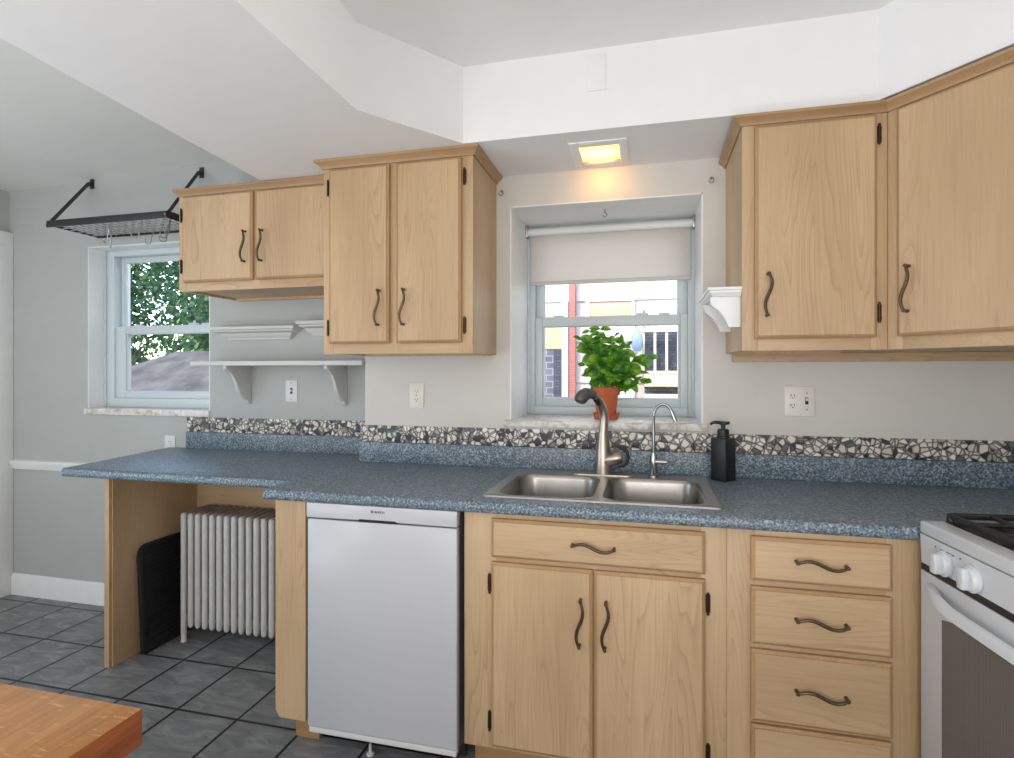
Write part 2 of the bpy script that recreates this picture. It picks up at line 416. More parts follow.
    def build(s, name, mat, parent=None, origin=None, smooth=True, local=False, ang=38):
        bmesh.ops.recalc_face_normals(s.bm, faces=s.bm.faces)
        if parent is not None:
            o0 = Vector((0, 0, 0)) if local else ORG[parent]
        else:
            if origin is None:
                xs = [v.co for v in s.bm.verts]
                origin = ((min(v.x for v in xs)+max(v.x for v in xs))/2, (min(v.y for v in xs)+max(v.y for v in xs))/2, min(v.z for v in xs))
            o0 = Vector(origin)
        bmesh.ops.translate(s.bm, verts=s.bm.verts, vec=-o0)
        me = bpy.data.meshes.new(name); s.bm.to_mesh(me); s.bm.free()
        me.materials.append(M[mat] if isinstance(mat, str) else mat)
        if getattr(s, 'edge_mat', None): me.materials.append(M[s.edge_mat])
        if smooth:
            me.shade_smooth(); me.set_sharp_from_angle(angle=R(ang))
        o = bpy.data.objects.new(name, me); S.collection.objects.link(o)
        if parent is not None: o.parent = parent; ORG[o] = ORG[parent]
        else: o.location = o0; ORG[o] = o0
        return o
def tag(o, label=None, cat=None, group=None, kind=None):
    if label: o['label'] = label
    if cat: o['category'] = cat
    if group: o['group'] = group
    if kind: o['kind'] = kind
    return o
def thing(name, label, cat, loc, rz=0, group=None):
    o = bpy.data.objects.new(name, None); S.collection.objects.link(o); o.empty_display_size = .05
    o.location = loc; o.rotation_euler = (0, 0, rz); ORG[o] = Vector(loc)
    return tag(o, label, cat, group)
def struct(o): o['kind'] = 'structure'; return o
def sroot(name, loc):
    o = bpy.data.objects.new(name, None); S.collection.objects.link(o); o.empty_display_size = .05
    o.location = loc; ORG[o] = Vector(loc); return struct(o)

# ------------------------------------------------------------------ room shell
YA, YB, XS = 2.69, 2.495, -1.339
YO = 2.98
TOP, UN = .968, .93
XR, XL, YR = 1.37, -3.93, -2.0
MB_ = MB
struct(MB().box(XL-.15, XR+.15, YR-.15, YO, -.12, 0).build('floor', 'floor'))
b = MB()
for q in ((XS, -.608, 0, 2.75), (.231, XR+.15, 0, 2.75), (-.608, .231, 0, 1.160), (-.608, .231, 2.163, 2.75)):
    b.box(q[0], q[1], YB, YO, q[2], q[3])
struct(b.build('wall_back', 'wall'))
b = MB()
for q in ((XL-.15, -3.30, 0, 2.75), (-2.417, XS, 0, 2.75), (-3.30, -2.417, 0, 1.150), (-3.30, -2.417, 2.165, 2.75)):
    b.box(q[0], q[1], YA, YO, q[2], q[3])
struct(b.build('wall_back_left', 'wall_a'))
struct(MB().box(XL-.15, XL, YR, YO, 0, 2.75).build('wall_left', 'wall_a'))
struct(MB().box(XR, XR+.15, YR, YB, 0, 2.75).build('wall_right', 'wall'))
struct(MB().box(XL-.15, XR+.15, YR-.15, YR, 0, 2.75).build('wall_rear', 'wall'))
struct(MB().box(-1.75, XR+.15, YR, 2.4, 2.605, 2.75).build('ceiling', 'ceil'))
# ceiling of the left-hand room, slightly out of level
zl = lambda x: 2.549 + .035*(x+3.92)
b = MB().prism([(XL-.15, zl(XL-.15)), (-1.50, zl(-1.50)), (-1.50, 2.75), (XL-.15, 2.75)], 'y', YR, YA)
struct(b.build('ceiling_left', 'ceil_left'))
# dropped soffit: beam, window soffit and the run over the corner cupboards
ZS = 2.304
poly = [(-1.493, YR), (-.958, YR), (-.965, 1.74), (-.700, 2.095), (.745, 2.095), (1.30, 1.434), (XR, 1.40), (XR, YB), (XS, YB), (XS, YA), (-1.783, YA), (-1.742, 2.018), (-1.687, 1.131)]
struct(MB().prism(poly, 'z', ZS, 2.66).build('ceiling_soffit', 'ceil'))
# skirting, chair rail
struct(MB().prism([(YA, 0), (YA-.016, 0), (YA-.016, .115), (YA-.008, .132), (YA, .132)], 'x', XL+.036, -2.50).build('baseboard_back', 'white'))
struct(MB().prism([(YA, .792), (YA-.010, .795), (YA-.014, .815), (YA-.024, .832), (YA-.022, .848), (YA, .852)], 'x', XL+.036, -2.60).build('trim_1', 'white'))
# door casing on the left wall, just inside the frame
d1 = sroot('door_1', (XL, 2.2, 0))
MB().box(XL, XL+.035, 2.575, 2.6895, 0, 2.275, .004).build('casing', 'white', d1)
MB().box(XL, XL+.03, 1.62, 1.72, 0, 2.275, .004).build('casing', 'white', d1)
MB().box(XL, XL+.036, 1.60, 2.6895, 2.19, 2.285, .004).build('head_casing', 'white', d1)
MB().box(XL, XL+.012, 1.72, 2.575, .01, 2.19).build('door_leaf', 'white', d1)
# room door mouldings continue down as plain leaf panels
def window(name, x0, x1, z0, z1, yin, yfr, sash_l, sash_r, glass_l, glass_r, zz, label_sill):
    """zz: (frame_bottom, sash_bottom, glass_bottom, rail_lo, rail_hi, glass_top, sash_top)"""
    w = sroot(name, ((x0+x1)/2, yfr, z0))
    fb, sb, gb, r0, r1, gt, st = zz
    # painted lining of the reveal
    MB().box(x0-.004, x0+.006, yin+.0006, YO-.005, z0, z1).build('lining', 'white', w)
    MB().box(x1-.006, x1+.004, yin+.0006, YO-.005, z0, z1).build('lining', 'white', w)
    MB().box(x0-.004, x1+.004, yin+.0006, YO-.005, z1-.006, z1+.004).build('lining', 'white', w)
    # frame
    f = MB()
    xa, xb = x0+.006, x1-.006
    f.box(xa, sash_l, yfr, yfr+.085, fb, z1-.006, .003)
    f.box(sash_r, xb, yfr, yfr+.085, fb, z1-.006, .003)
    f.box(sash_l, sash_r, yfr, yfr+.085, st, z1-.006, .003)
    f.box(sash_l, sash_r, yfr-.004, yfr+.085, fb, sb, .003)
    f.box(xa, xa+.012, yfr-.012, yfr+.002, fb, z1-.006, .003)
    f.box(xb-.012, xb, yfr-.012, yfr+.002, fb, z1-.006, .003)
    fr = f.build('window_frame', 'vinyl', w)
    # lower sash
    s = MB(); y0, y1 = yfr+.012, yfr+.044
    s.box(sash_l, glass_l, y0, y1, sb, r1, .004); s.box(glass_r, sash_r, y0, y1, sb, r1, .004)
    s.box(glass_l, glass_r, y0, y1, sb, gb, .004); s.box(glass_l, glass_r, y0, y1, r0, r1, .004)
    s.box(glass_l, glass_l+.010, y0+.010, y1, gb, r0, .003); s.box(glass_r-.010, glass_r, y0+.010, y1, gb, r0, .003)
    lo = s.build('lower_sash', 'vinyl', w)
    MB().box(glass_l+.002, glass_r-.002, y0+.014, y0+.018, gb-.004, r0+.004).build('pane', 'glass', lo, smooth=False)
    lk = MB().box((glass_l+glass_r)/2+.135, (glass_l+glass_r)/2+.19, y0+.004, y1, r1-.002, r1+.012, .003)
    lk.box((glass_l+glass_r)/2+.165, (glass_l+glass_r)/2+.176, y0+.01, y0+.022, r1+.01, r1+.026, .002)
    lk.box(glass_r-.10, glass_r-.05, y0+.004, y1, r1-.002, r1+.010, .003)
    lk.box(glass_l+.06, glass_l+.11, y0+.004, y1, r1-.002, r1+.008, .003)
    lk.build('sash_lock', 'vinyl', lo)
    # upper sash, one track further out
    s = MB(); y0, y1 = yfr+.048, yfr+.078
    ug = glass_l - (.052 if name == 'window_2' else -.006); ur = glass_r - .012
    s.box(sash_l, ug, y0, y1, r0, st, .004); s.box(ur, sash_r, y0, y1, r0, st, .004)
    s.box(ug, ur, y0, y1, gt, st, .004); s.box(ug, ur, y0, y1, r0, r0+.035, .004)
    up = s.build('upper_sash', 'vinyl', w)
    MB().box(ug+.002, ur-.002, y0+.014, y0+.018, r0+.03, gt+.004).build('pane', 'glass', up, smooth=False)
    return w
w1 = window('window_1', -.608, .231, 1.160, 2.163, YB, 2.865, -.566, .196, -.527, .160,
            (1.186, 1.228, 1.275, 1.640, 1.690, 2.085, 2.125), '')
MB().box(-.635, .248, YB-.018, 2.95, 1.155, 1.186, .004).build('window_sill', 'marble', w1)
w2 = window('window_2', -3.30, -2.417, 1.150, 2.165, YA, 2.80, -3.227, -2.440, -3.152, -2.492,
            (1.186, 1.243, 1.288, 1.640, 1.690, 2.092, 2.125), '')
MB().box(-3.315, -2.414, YA-.015, 2.95, 1.148, 1.186, .004).build('window_sill', 'marble', w2)

# ------------------------------------------------------------------ handles, hinges
def handle_mb(x, y, z, vert=True, L=.150):
    mb = MB(); pts = []; rad = []
    N = 18
    for i in range(N+1):
        t = i/N; a = .0105*math.sin(2*PI*t)
        s_ = (t-.5)*L
        out = .024 if .06 < t < .94 else .021
        if vert: pts.append((x+a, y-out, z-s_))
        else: pts.append((x+s_, y-out, z+a))
        rad.append(.0042 + .0014*math.sin(PI*t))
    mb.tube(pts, rad, 8)
    for e in (.03, .97):
        s_ = (e-.5)*L; a = .0105*math.sin(2*PI*e)
        p = (x+a, y-.022, z-s_) if vert else (x+s_, y-.022, z+a)
        q = (p[0], y+.001, p[2])
        mb.tube([p, q], [.0042, .0056], 8)
        mb.lathe([(.0001, -.005), (.005, -.0035), (.0062, 0), (.005, .0035), (.0001, .005)], p, 10)
    return mb
def hinge_mb(x, y, z, L=.056):
    mb = MB().box(x-.007, x+.007, y-.005, y+.001, z-L/2, z+L/2, .002)
    mb.cyl((x, y-.006, z-L/2-.006), (x, y-.006, z+L/2+.006), .0042, 8)
    for dz in (-.018, .018): mb.lathe([(.0001, 0), (.0028, .0005), (.003, .003)], (x+.004, y-.0085, z+dz), 8, 'y')
    return mb
def crown(mb, path, z0, z1, out):
    prof = [(0, z0), (out*.22, z0), (out*.30, z0+(z1-z0)*.22), (out*.55, z0+(z1-z0)*.42), (out*.85, z0+(z1-z0)*.62), (out, z0+(z1-z0)*.72), (out, z1), (0, z1)]
    return mb.sweep(path, prof)

def wall_cabinet(label, x0, x1, yf, yw, z0, z1, ztop, doors, left_side=True, right_side=True, crown_out=.04, cpath=None):
    """doors: (x0, x1, z0, z1, handle_x, handle_z, hinge_x, (hinge_z...))"""
    t = thing('wall_cabinet', label, 'cabinet', ((x0+x1)/2, (yf+yw)/2, z0))
    bd = MB()
    bd.box(x0, x0+.018, yf+.018, yw, z0+.004, z1); bd.box(x1-.018, x1, yf+.018, yw, z0+.004, z1)
    bd.box(x0+.018, x1-.018, yf+.018, yw, z0+.014, z0+.032); bd.box(x0+.018, x1-.018, yf+.018, yw, z1-.018, z1)
    bd.box(x0+.018, x1-.018, yw-.008, yw, z0+.032, z1-.018)
    bd.box(x0+.018, x1-.018, yw-.03, yw-.008, z0-.0, z0+.014)
    bd.build('carcass', 'wood_v', t)
    d0 = min(d[2] for d in doors); d1_ = max(d[3] for d in doors)
    st = [(x0, doors[0][0]+.012), (doors[-1][1]-.012, x1)] + [(a[1]-.012, c[0]+.012) for a, c in zip(doors, doors[1:])]
    for a, c in st: MB().box(a, c, yf, yf+.018, z0, z1, .0015).build('stile', 'wood_v', t)
    for e, f in ((z0, d0+.012), (d1_-.012, z1)):
        MB().box(doors[0][0]+.012, doors[-1][1]-.012, yf+.0004, yf+.018, e, f, .001).build('rail', 'wood_h', t)
    for (a, c, e, f, hx, hz, gx, gz) in doors:
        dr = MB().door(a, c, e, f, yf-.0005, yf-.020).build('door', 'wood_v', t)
        handle_mb(hx, yf-.020, hz).build('handle', 'bronze', dr)
        for zz in gz: hinge_mb(gx, yf, zz).build('hinge', 'hinge', dr)
    if cpath:
        cm = MB(); crown(cm, cpath, z1-.0005, ztop, crown_out)
        cm.build('crown_moulding', 'crown', t)
    return t
# short pair over the left shelf, tall pair beside the window, single right of the window
wall_cabinet('short two-door maple wall cabinet over the white shelf, left of the taller cabinet', -2.238, -1.362, 2.29, YA, 1.800, 2.268, 2.300,
    [(-2.205, -1.807, 1.842, 2.262, -1.842, 1.998, -2.222, (2.174, 1.923)), (-1.789, -1.40, 1.842, 2.262, -1.750, 1.998, -1.389, (2.174, 1.923))],
    cpath=[(-2.238, YA), (-2.238, 2.29), (-1.362, 2.29)], crown_out=.022)
wall_cabinet('tall two-door maple wall cabinet left of the sink window', -1.340, -.672, 2.134, YB, 1.480, 2.270, 2.303,
    [(-1.305, -1.029, 1.524, 2.262, -1.072, 1.670, -1.316, (2.187, 1.592)), (-.996, -.717, 1.524, 2.262, -.960, 1.670, -.706, (2.187, 1.592))],
    cpath=[(-1.340, YB), (-1.340, 2.134), (-.672, 2.134), (-.672, YB)], crown_out=.030)
wall_cabinet('single-door maple wall cabinet right of the sink window with a corbel shelf on its side', .321, .765, 2.08, YB, 1.478, 2.255, 2.286,
    [(.360, .730, 1.519, 2.246, .398, 1.667, .740, (2.185, 1.600))],
    cpath=[(.321, YB), (.321, 2.08), (.765, 2.08)], crown_out=.028)
tcab = [o for o in S.objects if o.name.startswith('wall_cabinet') and 'single-door' in o.get('label', '')][0]
MB().box(.345, 1.365, YB-.022, YB-.0005, 1.446, 1.4815, .001).build('mounting_rail', 'wood_h', tcab)
# diagonal corner cabinet, built in its own frame: x along the face, -y towards the room
CO = Vector((.765, 2.08, 0)); CA = R(-50)
def c4(x, y): d = Vector((x, y, 0)) - CO; d.rotate(Matrix.Rotation(-CA, 3, 'Z')); return (d.x, d.y)
t = thing('corner_wall_cabinet', 'diagonal corner maple wall cabinet cut off by the right edge', 'cabinet', (.765, 2.08, 0), CA)
fx = .60
e1 = Vector((fx, 0, 0)); e1.rotate(Matrix.Rotation(CA, 3, 'Z')); e1 = e1 + CO
body = [c4(.765+.0005, 2.10), c4(e1.x, e1.y+.02), c4(XR-.002, e1.y+.02), c4(XR-.002, YB-.002), c4(.7665, YB-.002)]
MB().prism(body, 'z', 1.482, 2.255).build('carcass', 'wood_v', t, local=True)
for a, c in ((0, .048), (.548, fx)): MB().box(a, c, 0, .018, 1.478, 2.255, .0015).build('stile', 'wood_v', t, local=True)
for e, f in ((1.478, 1.531), (2.235, 2.255)): MB().box(.048, .548, .0004, .018, e, f, .001).build('rail', 'wood_h', t, local=True)
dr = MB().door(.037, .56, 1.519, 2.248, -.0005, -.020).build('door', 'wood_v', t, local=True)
handle_mb(.074, -.020, 1.667).build('handle', 'bronze', dr, local=True)
cm = MB(); crown(cm, [(-.006, 0), (fx, 0)], 2.2545, 2.286, .028); cm.build('crown_moulding', 'crown', t, local=True)

# ------------------------------------------------------------------ base run
FB = 1.83
def base_frame(t, x0, x1, rails, stiles, z0=.13):
    for a, c in stiles: MB().box(a, c, FB, FB+.018, z0, UN, .001).build('stile', 'wood_v', t)
    for a, c, e, g in rails: MB().box(a, c, FB+.0004, FB+.018, e, g, .001).build('rail', 'wood_h', t)
    c = MB(); c.box(x0, x0+.016, FB+.018, 2.46, z0, UN); c.box(x1-.016, x1, FB+.018, 2.46, z0, UN); c.box(x0+.016, x1-.016, FB+.018, 2.46, z0, z0+.016)
    c.box(x0+.016, x1-.016, 2.44, 2.46, z0+.016, UN-.2)
    c.build('carcass', 'wood_v', t)
    MB().box(x0+.012, x1, 1.915, 1.93, 0, z0, .001).build('toe_kick', 'toe', t)
t = thing('sink_base_cabinet', 'maple sink base cabinet with two doors under one false drawer', 'cabinet', (-.18, 2.1, 0))
base_frame(t, -.607, .238, [(-.495, .163, .895, UN), (-.495, .163, .755, .795), (-.495, .163, .13, .156)], [(-.607, -.495), (.163, .238), (-.182, -.150)])
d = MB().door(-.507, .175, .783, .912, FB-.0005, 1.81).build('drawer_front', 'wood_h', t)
handle_mb(-.166, 1.81, .845, False, .140).build('handle', 'bronze', d)
for a, c, hx, gx in ((-.507, -.1685, -.208, -.516), (-.1635, .175, -.127, .184)):
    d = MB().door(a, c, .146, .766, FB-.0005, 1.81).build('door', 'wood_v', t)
    handle_mb(hx, 1.81, .598, True, .155).build('handle', 'bronze', d)
    for zz in (.690, .225): hinge_mb(gx, FB, zz).build('hinge', 'hinge', d)
t = thing('drawer_base_cabinet', 'maple base cabinet with four stacked drawers beside the stove', 'cabinet', (.49, 2.1, 0))
base_frame(t, .2385, .753, [(.318, .669, .895, UN), (.318, .669, .745, .795), (.318, .669, .556, .603), (.318, .669, .33, .37), (.318, .669, .13, .165)], [(.2385, .318), (.669, .764)])
for e, f in ((.779, .910), (.588, .760), (.357, .571), (.150, .345)):
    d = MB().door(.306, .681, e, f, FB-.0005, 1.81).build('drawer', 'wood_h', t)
    handle_mb(.494, 1.81, (e+f)/2, False, .140).build('handle', 'bronze', d)
t = thing('filler_cabinet', 'narrow maple filler panel between the radiator and the dishwasher', 'cabinet panel', (-1.29, 2.1, 0))
MB().prism([(-1.352, .14), (-1.335, .112), (-1.225, .112), (-1.225, UN), (-1.352, UN)], 'y', FB, FB+.02).build('front_panel', 'wood_v', t)
MB().box(-1.346, -1.33, FB+.02, 2.46, .112, UN).build('side_panel', 'wood_d', t)
MB().box(-1.315, -1.215, 1.905, 1.925, 0, .112).build('toe_kick', 'toe', t)
MB().box(-1.33, -1.315, 1.925, 2.45, 0, .112).build('side_base', 'toe', t)

# dishwasher
t = thing('dishwasher', 'white built-in dishwasher under the counter, between maple panels', 'dishwasher', (-.913, 2.1, 0))
MB().box(-1.198, -.632, FB+.012, 2.43, .092, .925).build('tub_housing', 'tub', t)
MB().box(-1.203, -.628, 1.81, FB+.012, .112, .870, .004).build('door', 'appl', t)
p = MB()
p.prism([(-1.204, .876), (-.998, .878), (-.992, .884), (-.853, .884), (-.847, .877), (-.626, .876), (-.626, .9295), (-1.204, .9295)], 'y', 1.805, FB+.012, .002)
cp = p.build('control_panel', 'appl', t)
MB().box(-.998, -.847, 1.813, 1.83, .868, .886, .002).build('handle_recess', 'slot', t)
MB().box(-1.200, -.632, 1.814, FB+.03, .088, .109, .002).build('lower_trim', 'platelo', t)
MB().box(-1.198, -.64, 1.945, 1.96, .0, .09).build('toe_panel', 'slot', t)
for x in (-.985, -.66):
    MB().lathe([(.014, 0), (.014, .006), (.005, .008), (.005, .04)], (x, 1.875, 0), 12).build('foot', 'platelo', t)
# maker's lettering and round emblem
cu = bpy.data.curves.new('lettering', 'FONT'); cu.body = 'BOSCH'; cu.size = .0105; cu.extrude = .0003; cu.offset = .0002; cu.align_x = 'LEFT'
tmp = bpy.data.objects.new('tmp', cu); S.collection.objects.link(tmp)
bpy.context.view_layer.update()
me = bpy.data.meshes.new_from_object(tmp.evaluated_get(bpy.context.evaluated_depsgraph_get()))
bpy.data.objects.remove(tmp)
me.materials.append(M['text']); me.name = 'lettering'
lo = bpy.data.objects.new('lettering', me); S.collection.objects.link(lo); lo.parent = cp; ORG[lo] = ORG[t]
lo.location = Vector((-.932, 1.8046, .907)) - ORG[t]; lo.rotation_euler = (R(90), 0, 0); lo.scale = (1.12, 1, 1)
e = MB()
cx, cz = -.942, .9108
e.tube([(cx+.0045*math.cos(2*PI*k/24), 1.8046, cz+.0045*math.sin(2*PI*k/24)) for k in range(24)], .0008, 5, closed=True)
e.box(cx-.003, cx-.0015, 1.8043, 1.805, cz-.004, cz+.004); e.box(cx+.0015, cx+.003, 1.8043, 1.805, cz-.004, cz+.004); e.box(cx-.0015, cx+.0015, 1.8043, 1.805, cz-.0008, cz+.0008)
e.build('emblem', 'text', cp)

# countertops
def bull(mb, x0, x1, yf, yb, z0=UN, z1=TOP):
    """slab with a rounded front edge, extruded along x"""
    h = z1-z0; prof = [(yb, z0), (yf+.006, z0)]
    for k in range(9):
        a = -PI/2 + PI*k/8
        prof.append((yf+.012-.012*math.cos(a) if k not in (0, 8) else yf+.012, (z0+z1)/2 + h/2*math.sin(a)))
    prof = [(yb, z0)] + prof[2:] + [(yb, z1)]
    mb.prism(prof, 'x', x0, x1)
t = thing('countertop', 'blue speckled laminate countertop holding the sink', 'countertop', (-.3, 2.15, UN))
b = MB()
hx0, hx1, hy0, hy1 = -.535, .212, 1.908, 2.415
bull(b, -1.385, .736, 1.80, hy0)
b.box(-1.385, hx0, hy0, 2.493, UN, TOP); b.box(hx1, .736, hy0, 2.493, UN, TOP); b.box(hx0, hx1, hy1, 2.493, UN, TOP)
b.prism([(.736, 1.814), (1.368, 1.880), (1.368, 2.493), (.736, 2.493)], 'z', UN, TOP)
b.build('worktop', 'laminate', t)
MB().box(-1.361, XR-.002, 2.474, 2.494, TOP, 1.066, .004).build('backsplash', 'laminate', t)
t = thing('peninsula_countertop', 'lower-lit blue laminate countertop overhanging the radiator at left', 'countertop', (-2.0, 2.3, UN))
t['label'] = 'blue laminate countertop spanning the radiator recess below the left shelf'
b = MB(); h = TOP-UN
prof = [(0.0, UN)]
ring_f = [(-2.565, 1.963), (-1.3865, 1.963)]
b.prism([(-2.575, 1.985), (-1.3865, 1.985), (-1.3865, 2.6885), (-2.690, 2.6885)], 'z', UN, TOP)
pr = []
for k in range(9):
    a = -PI/2 + PI*k/8; pr.append((1.985-.014*math.cos(a), (UN+TOP)/2 + h/2*math.sin(a)))
b.prism(pr + [(1.99, TOP), (1.99, UN)], 'x', -2.573, -1.3865)
b.build('worktop', 'laminate', t)
MB().box(-2.566, XS-.001, 2.669, 2.689, TOP, 1.063, .004).build('backsplash', 'laminate', t)
tag(MB().box(-1.360, XR-.001, 2.4845, 2.4945, 1.0665, 1.146, .002).build('mosaic_tile_border', 'mosaic'), 'long broken-tile mosaic border above the sink counter', 'tile border')
tag(MB().box(-2.566, XS-.001, 2.6795, 2.6895, 1.0635, 1.146, .002).build('mosaic_tile_border', 'mosaic'), 'short broken-tile mosaic border under the left shelf', 'tile border')

# end panel, rail under the peninsula
t = thing('end_panel', 'maple end panel holding up the left counter beside the black tray', 'cabinet panel', (-2.48, 2.4, 0))
MB().box(-2.500, -2.467, 2.134, 2.668, 0, UN).build('panel', 'wood_v', t)
MB().box(-2.502, -2.474, 2.120, 2.134, 0, UN, .001).build('front_stile', 'wood_v', t)
tag(MB().box(-2.466, -1.348, 2.648, 2.668, .58, UN-.001).build('support_board', 'wood_h'), 'shaded maple support board on the wall above the radiator', 'board')

# ------------------------------------------------------------------ sink
def rrect(x0, x1, y0, y1, r, z, n=7):
    pts = []
    for cx, cy, a0 in ((x1-r, y0+r, -PI/2), (x1-r, y1-r, 0), (x0+r, y1-r, PI/2), (x0+r, y0+r, PI)):
        for k in range(n+1): a = a0 + PI/2*k/n; pts.append((cx+r*math.cos(a), cy+r*math.sin(a), z))
    return pts
t = thing('kitchen_sink', 'double-bowl stainless steel sink set in the blue counter', 'sink', (-.17, 2.16, TOP))
zr = TOP+.0045
o_ = (-.562, .240, 1.884, 2.442)
bowls = ((-.522, -.180, 1.917, 2.335), (-.150, .198, 1.917, 2.335))
b = MB(); bm = b.bm
def loop(pts): return [bm.verts.new(p) for p in pts]
def edges(vs):
    o = []
    for i in range(len(vs)):
        p = (vs[i], vs[(i+1) % len(vs)])
        o.append(bm.edges.get(p) or bm.edges.new(p))
    return o
def bridge(A, B):
    n = len(A)
    for k in range(n): b.face([A[k], A[(k+1) % n], B[(k+1) % n], B[k]])
L0 = loop(rrect(*o_, .02, TOP+.0002)); L1 = loop(rrect(o_[0]+.003, o_[1]-.003, o_[2]+.003, o_[3]-.003, .018, TOP+.006)); bridge(L0, L1)
L1b = loop(rrect(o_[0]+.010, o_[1]-.010, o_[2]+.010, o_[3]-.010, .014, TOP+.006)); bridge(L1, L1b)
L2 = loop(rrect(o_[0]+.014, o_[1]-.014, o_[2]+.014, o_[3]-.014, .012, zr)); bridge(L1b, L2)
es = edges(L2); bl = []
for q in bowls:
    V = loop(rrect(*q, .075, zr)); bl.append(V); es += edges(V)
bmesh.ops.triangle_fill(bm, use_beauty=True, use_dissolve=False, edges=es)
b.build('rim', 'steel', t, ang=50)
for q, V in zip(bowls, bl):
    b = MB(); bm = b.bm; prev = None
    for ins, dz, r in ((-.001, .0, .075), (.003, -.004, .073), (.006, -.02, .072), (.012, -.10, .07), (.018, -.145, .066), (.030, -.163, .06), (.055, -.171, .05), (.12, -.175, .03)):
        cur = loop(rrect(q[0]+ins, q[1]-ins, q[2]+ins, q[3]-ins, r, zr+dz))
        if prev: bridge(prev, cur)
        prev = cur
    b.face(prev)
    bo = b.build('bowl', 'sinksteel', t, ang=60)
    cx, cy = (q[0]+q[1])/2, (q[2]+q[3])/2
    MB().lathe([(.042, 0), (.042, .003), (.034, .004), (.028, .001), (.004, .001), (.004, .008), (.0001, .009)], (cx, cy, zr-.1748), 24).build('drain', 'steel', bo)

# main faucet
FX, FY = -.178, 2.392
t = thing('kitchen_faucet', 'brushed nickel pull-out faucet with curved spout behind the sink', 'faucet', (FX, FY, zr))
b = MB(); bm = b.bm
A = loop(rrect(FX-.13, FX+.13, FY-.030, FY+.030, .029, zr)); B = loop(rrect(FX-.13, FX+.13, FY-.030, FY+.030, .029, zr+.004)); C = loop(rrect(FX-.124, FX+.124, FY-.025, FY+.025, .024, zr+.007))
bridge(A, B); bridge(B, C); b.face(C); b.face(A[::-1]); b.build('deck_plate', 'nickel', t)
MB().lathe([(.036, .006), (.036, .012), (.034, .05), (.032, .09), (.027, .125), (.0225, .16), (.0215, .175)], (FX, FY, zr), 28).build('body', 'nickel', t)
sp = [(0, 0, .165), (.002, .002, .20), (.004, .002, .235), (.001, -.003, .268), (-.008, -.016, .298), (-.022, -.034, .322), (-.036, -.052, .336)]
MB().tube([(FX+a, FY+c, zr+e) for a, c, e in sp], [.0205, .0195, .019, .0185, .018, .0175, .0165], 18).build('spout', 'nickel', t)
hd = [(-.036, -.052, .336), (-.049, -.068, .344), (-.063, -.085, .343), (-.075, -.099, .334), (-.084, -.110, .320), (-.087, -.114, .312)]
MB().tube([(FX+a, FY+c, zr+e) for a, c, e in hd], [.0165, .021, .026, .028, .026, .021], 18).build('spray_head', 'graphite', t)
MB().tube([(FX-.014, FY-.040, zr+.298), (FX-.026, FY-.058, zr+.318)], [.010, .011], 12).build('spray_button', 'black', t)
MB().tube([(FX+.012, FY-.006, zr+.062), (FX+.045, FY-.010, zr+.070), (FX+.070, FY-.012, zr+.076), (FX+.080, FY-.013, zr+.078)], [.027, .028, .027, .021], 18).build('valve', 'nickel', t)
lv = [(FX+.060, FY-.036, zr+.124), (FX+.082, FY-.04, zr+.120), (FX+.100, FY-.04, zr+.103), (FX+.105, FY-.04, zr+.082), (FX+.099, FY-.04, zr+.060), (FX+.084, FY-.038, zr+.046), (FX+.06, FY-.034, zr+.040)]
MB().tube(lv, [.004, .006, .007, .0075, .007, .006, .004], 10).build('lever', 'black', t)

# filtered water tap
GX, GY = .028, 2.398
t = thing('filter_tap', 'slim chrome gooseneck filter tap right of the main faucet', 'faucet', (GX, GY, zr))
MB().lathe([(.022, 0), (.022, .004), (.014, .008), (.0135, .055), (.0125, .085), (.009, .10)], (GX, GY, zr), 20).build('body', 'chrome', t)
g = [(0, 0, .09), (0, 0, .17), (0, 0, .246)]
for k in range(1, 10):
    a = PI - PI*.86*k/9
    g.append((.038 + .038*math.cos(a), -.018*(k/9), .246 + .054*math.sin(a)))
g.append((g[-1][0]+.010, -.022, g[-1][2]-.028))
MB().tube([(GX+a, GY+c, zr+e) for a, c, e in g], .0062, 12).build('gooseneck', 'chrome', t)
MB().tube([(GX+g[-2][0], GY+g[-2][1], zr+g[-2][2]), (GX+g[-1][0]+.004, GY-.023, zr+g[-1][2]-.010)], [.008, .009], 12).build('spout_tip', 'chrome', t)
MB().tube([(GX+.008, GY-.004, zr+.062), (GX+.052, GY-.008, zr+.062)], .0105, 14).build('valve', 'chrome', t)
MB().tube([(GX+.040, GY-.008, zr+.066), (GX+.040, GY-.004, zr+.100)], [.004, .003], 8).build('lever', 'chrome', t)

# soap dispenser
t = thing('soap_dispenser', 'black square soap dispenser with pump standing right of the sink', 'soap dispenser', (.300, 2.405, TOP+.0003), R(-42))
h = .0345
MB().box(-h, h, -h, h, 0, .172, .004).build('bottle', M['black'], t, local=True)
MB().lathe([(.026, .172), (.026, .178), (.0225, .180), (.0225, .203), (.019, .207), (.009, .207)], (0, 0, 0), 20).build('collar', 'black', t, local=True)
p = MB().lathe([(.0085, .205), (.0085, .222), (.013, .224), (.014, .234), (.012, .237)], (0, 0, 0), 16)
p.tube([(0, 0, .231), (-.030, -.012, .233), (-.042, -.017, .228), (-.045, -.018, .222)], [.0075, .0068, .0058, .005], 10)
p.box(-.012, .024, -.011, .011, .226, .238, .003)
p.build('pump', 'black', t, local=True)

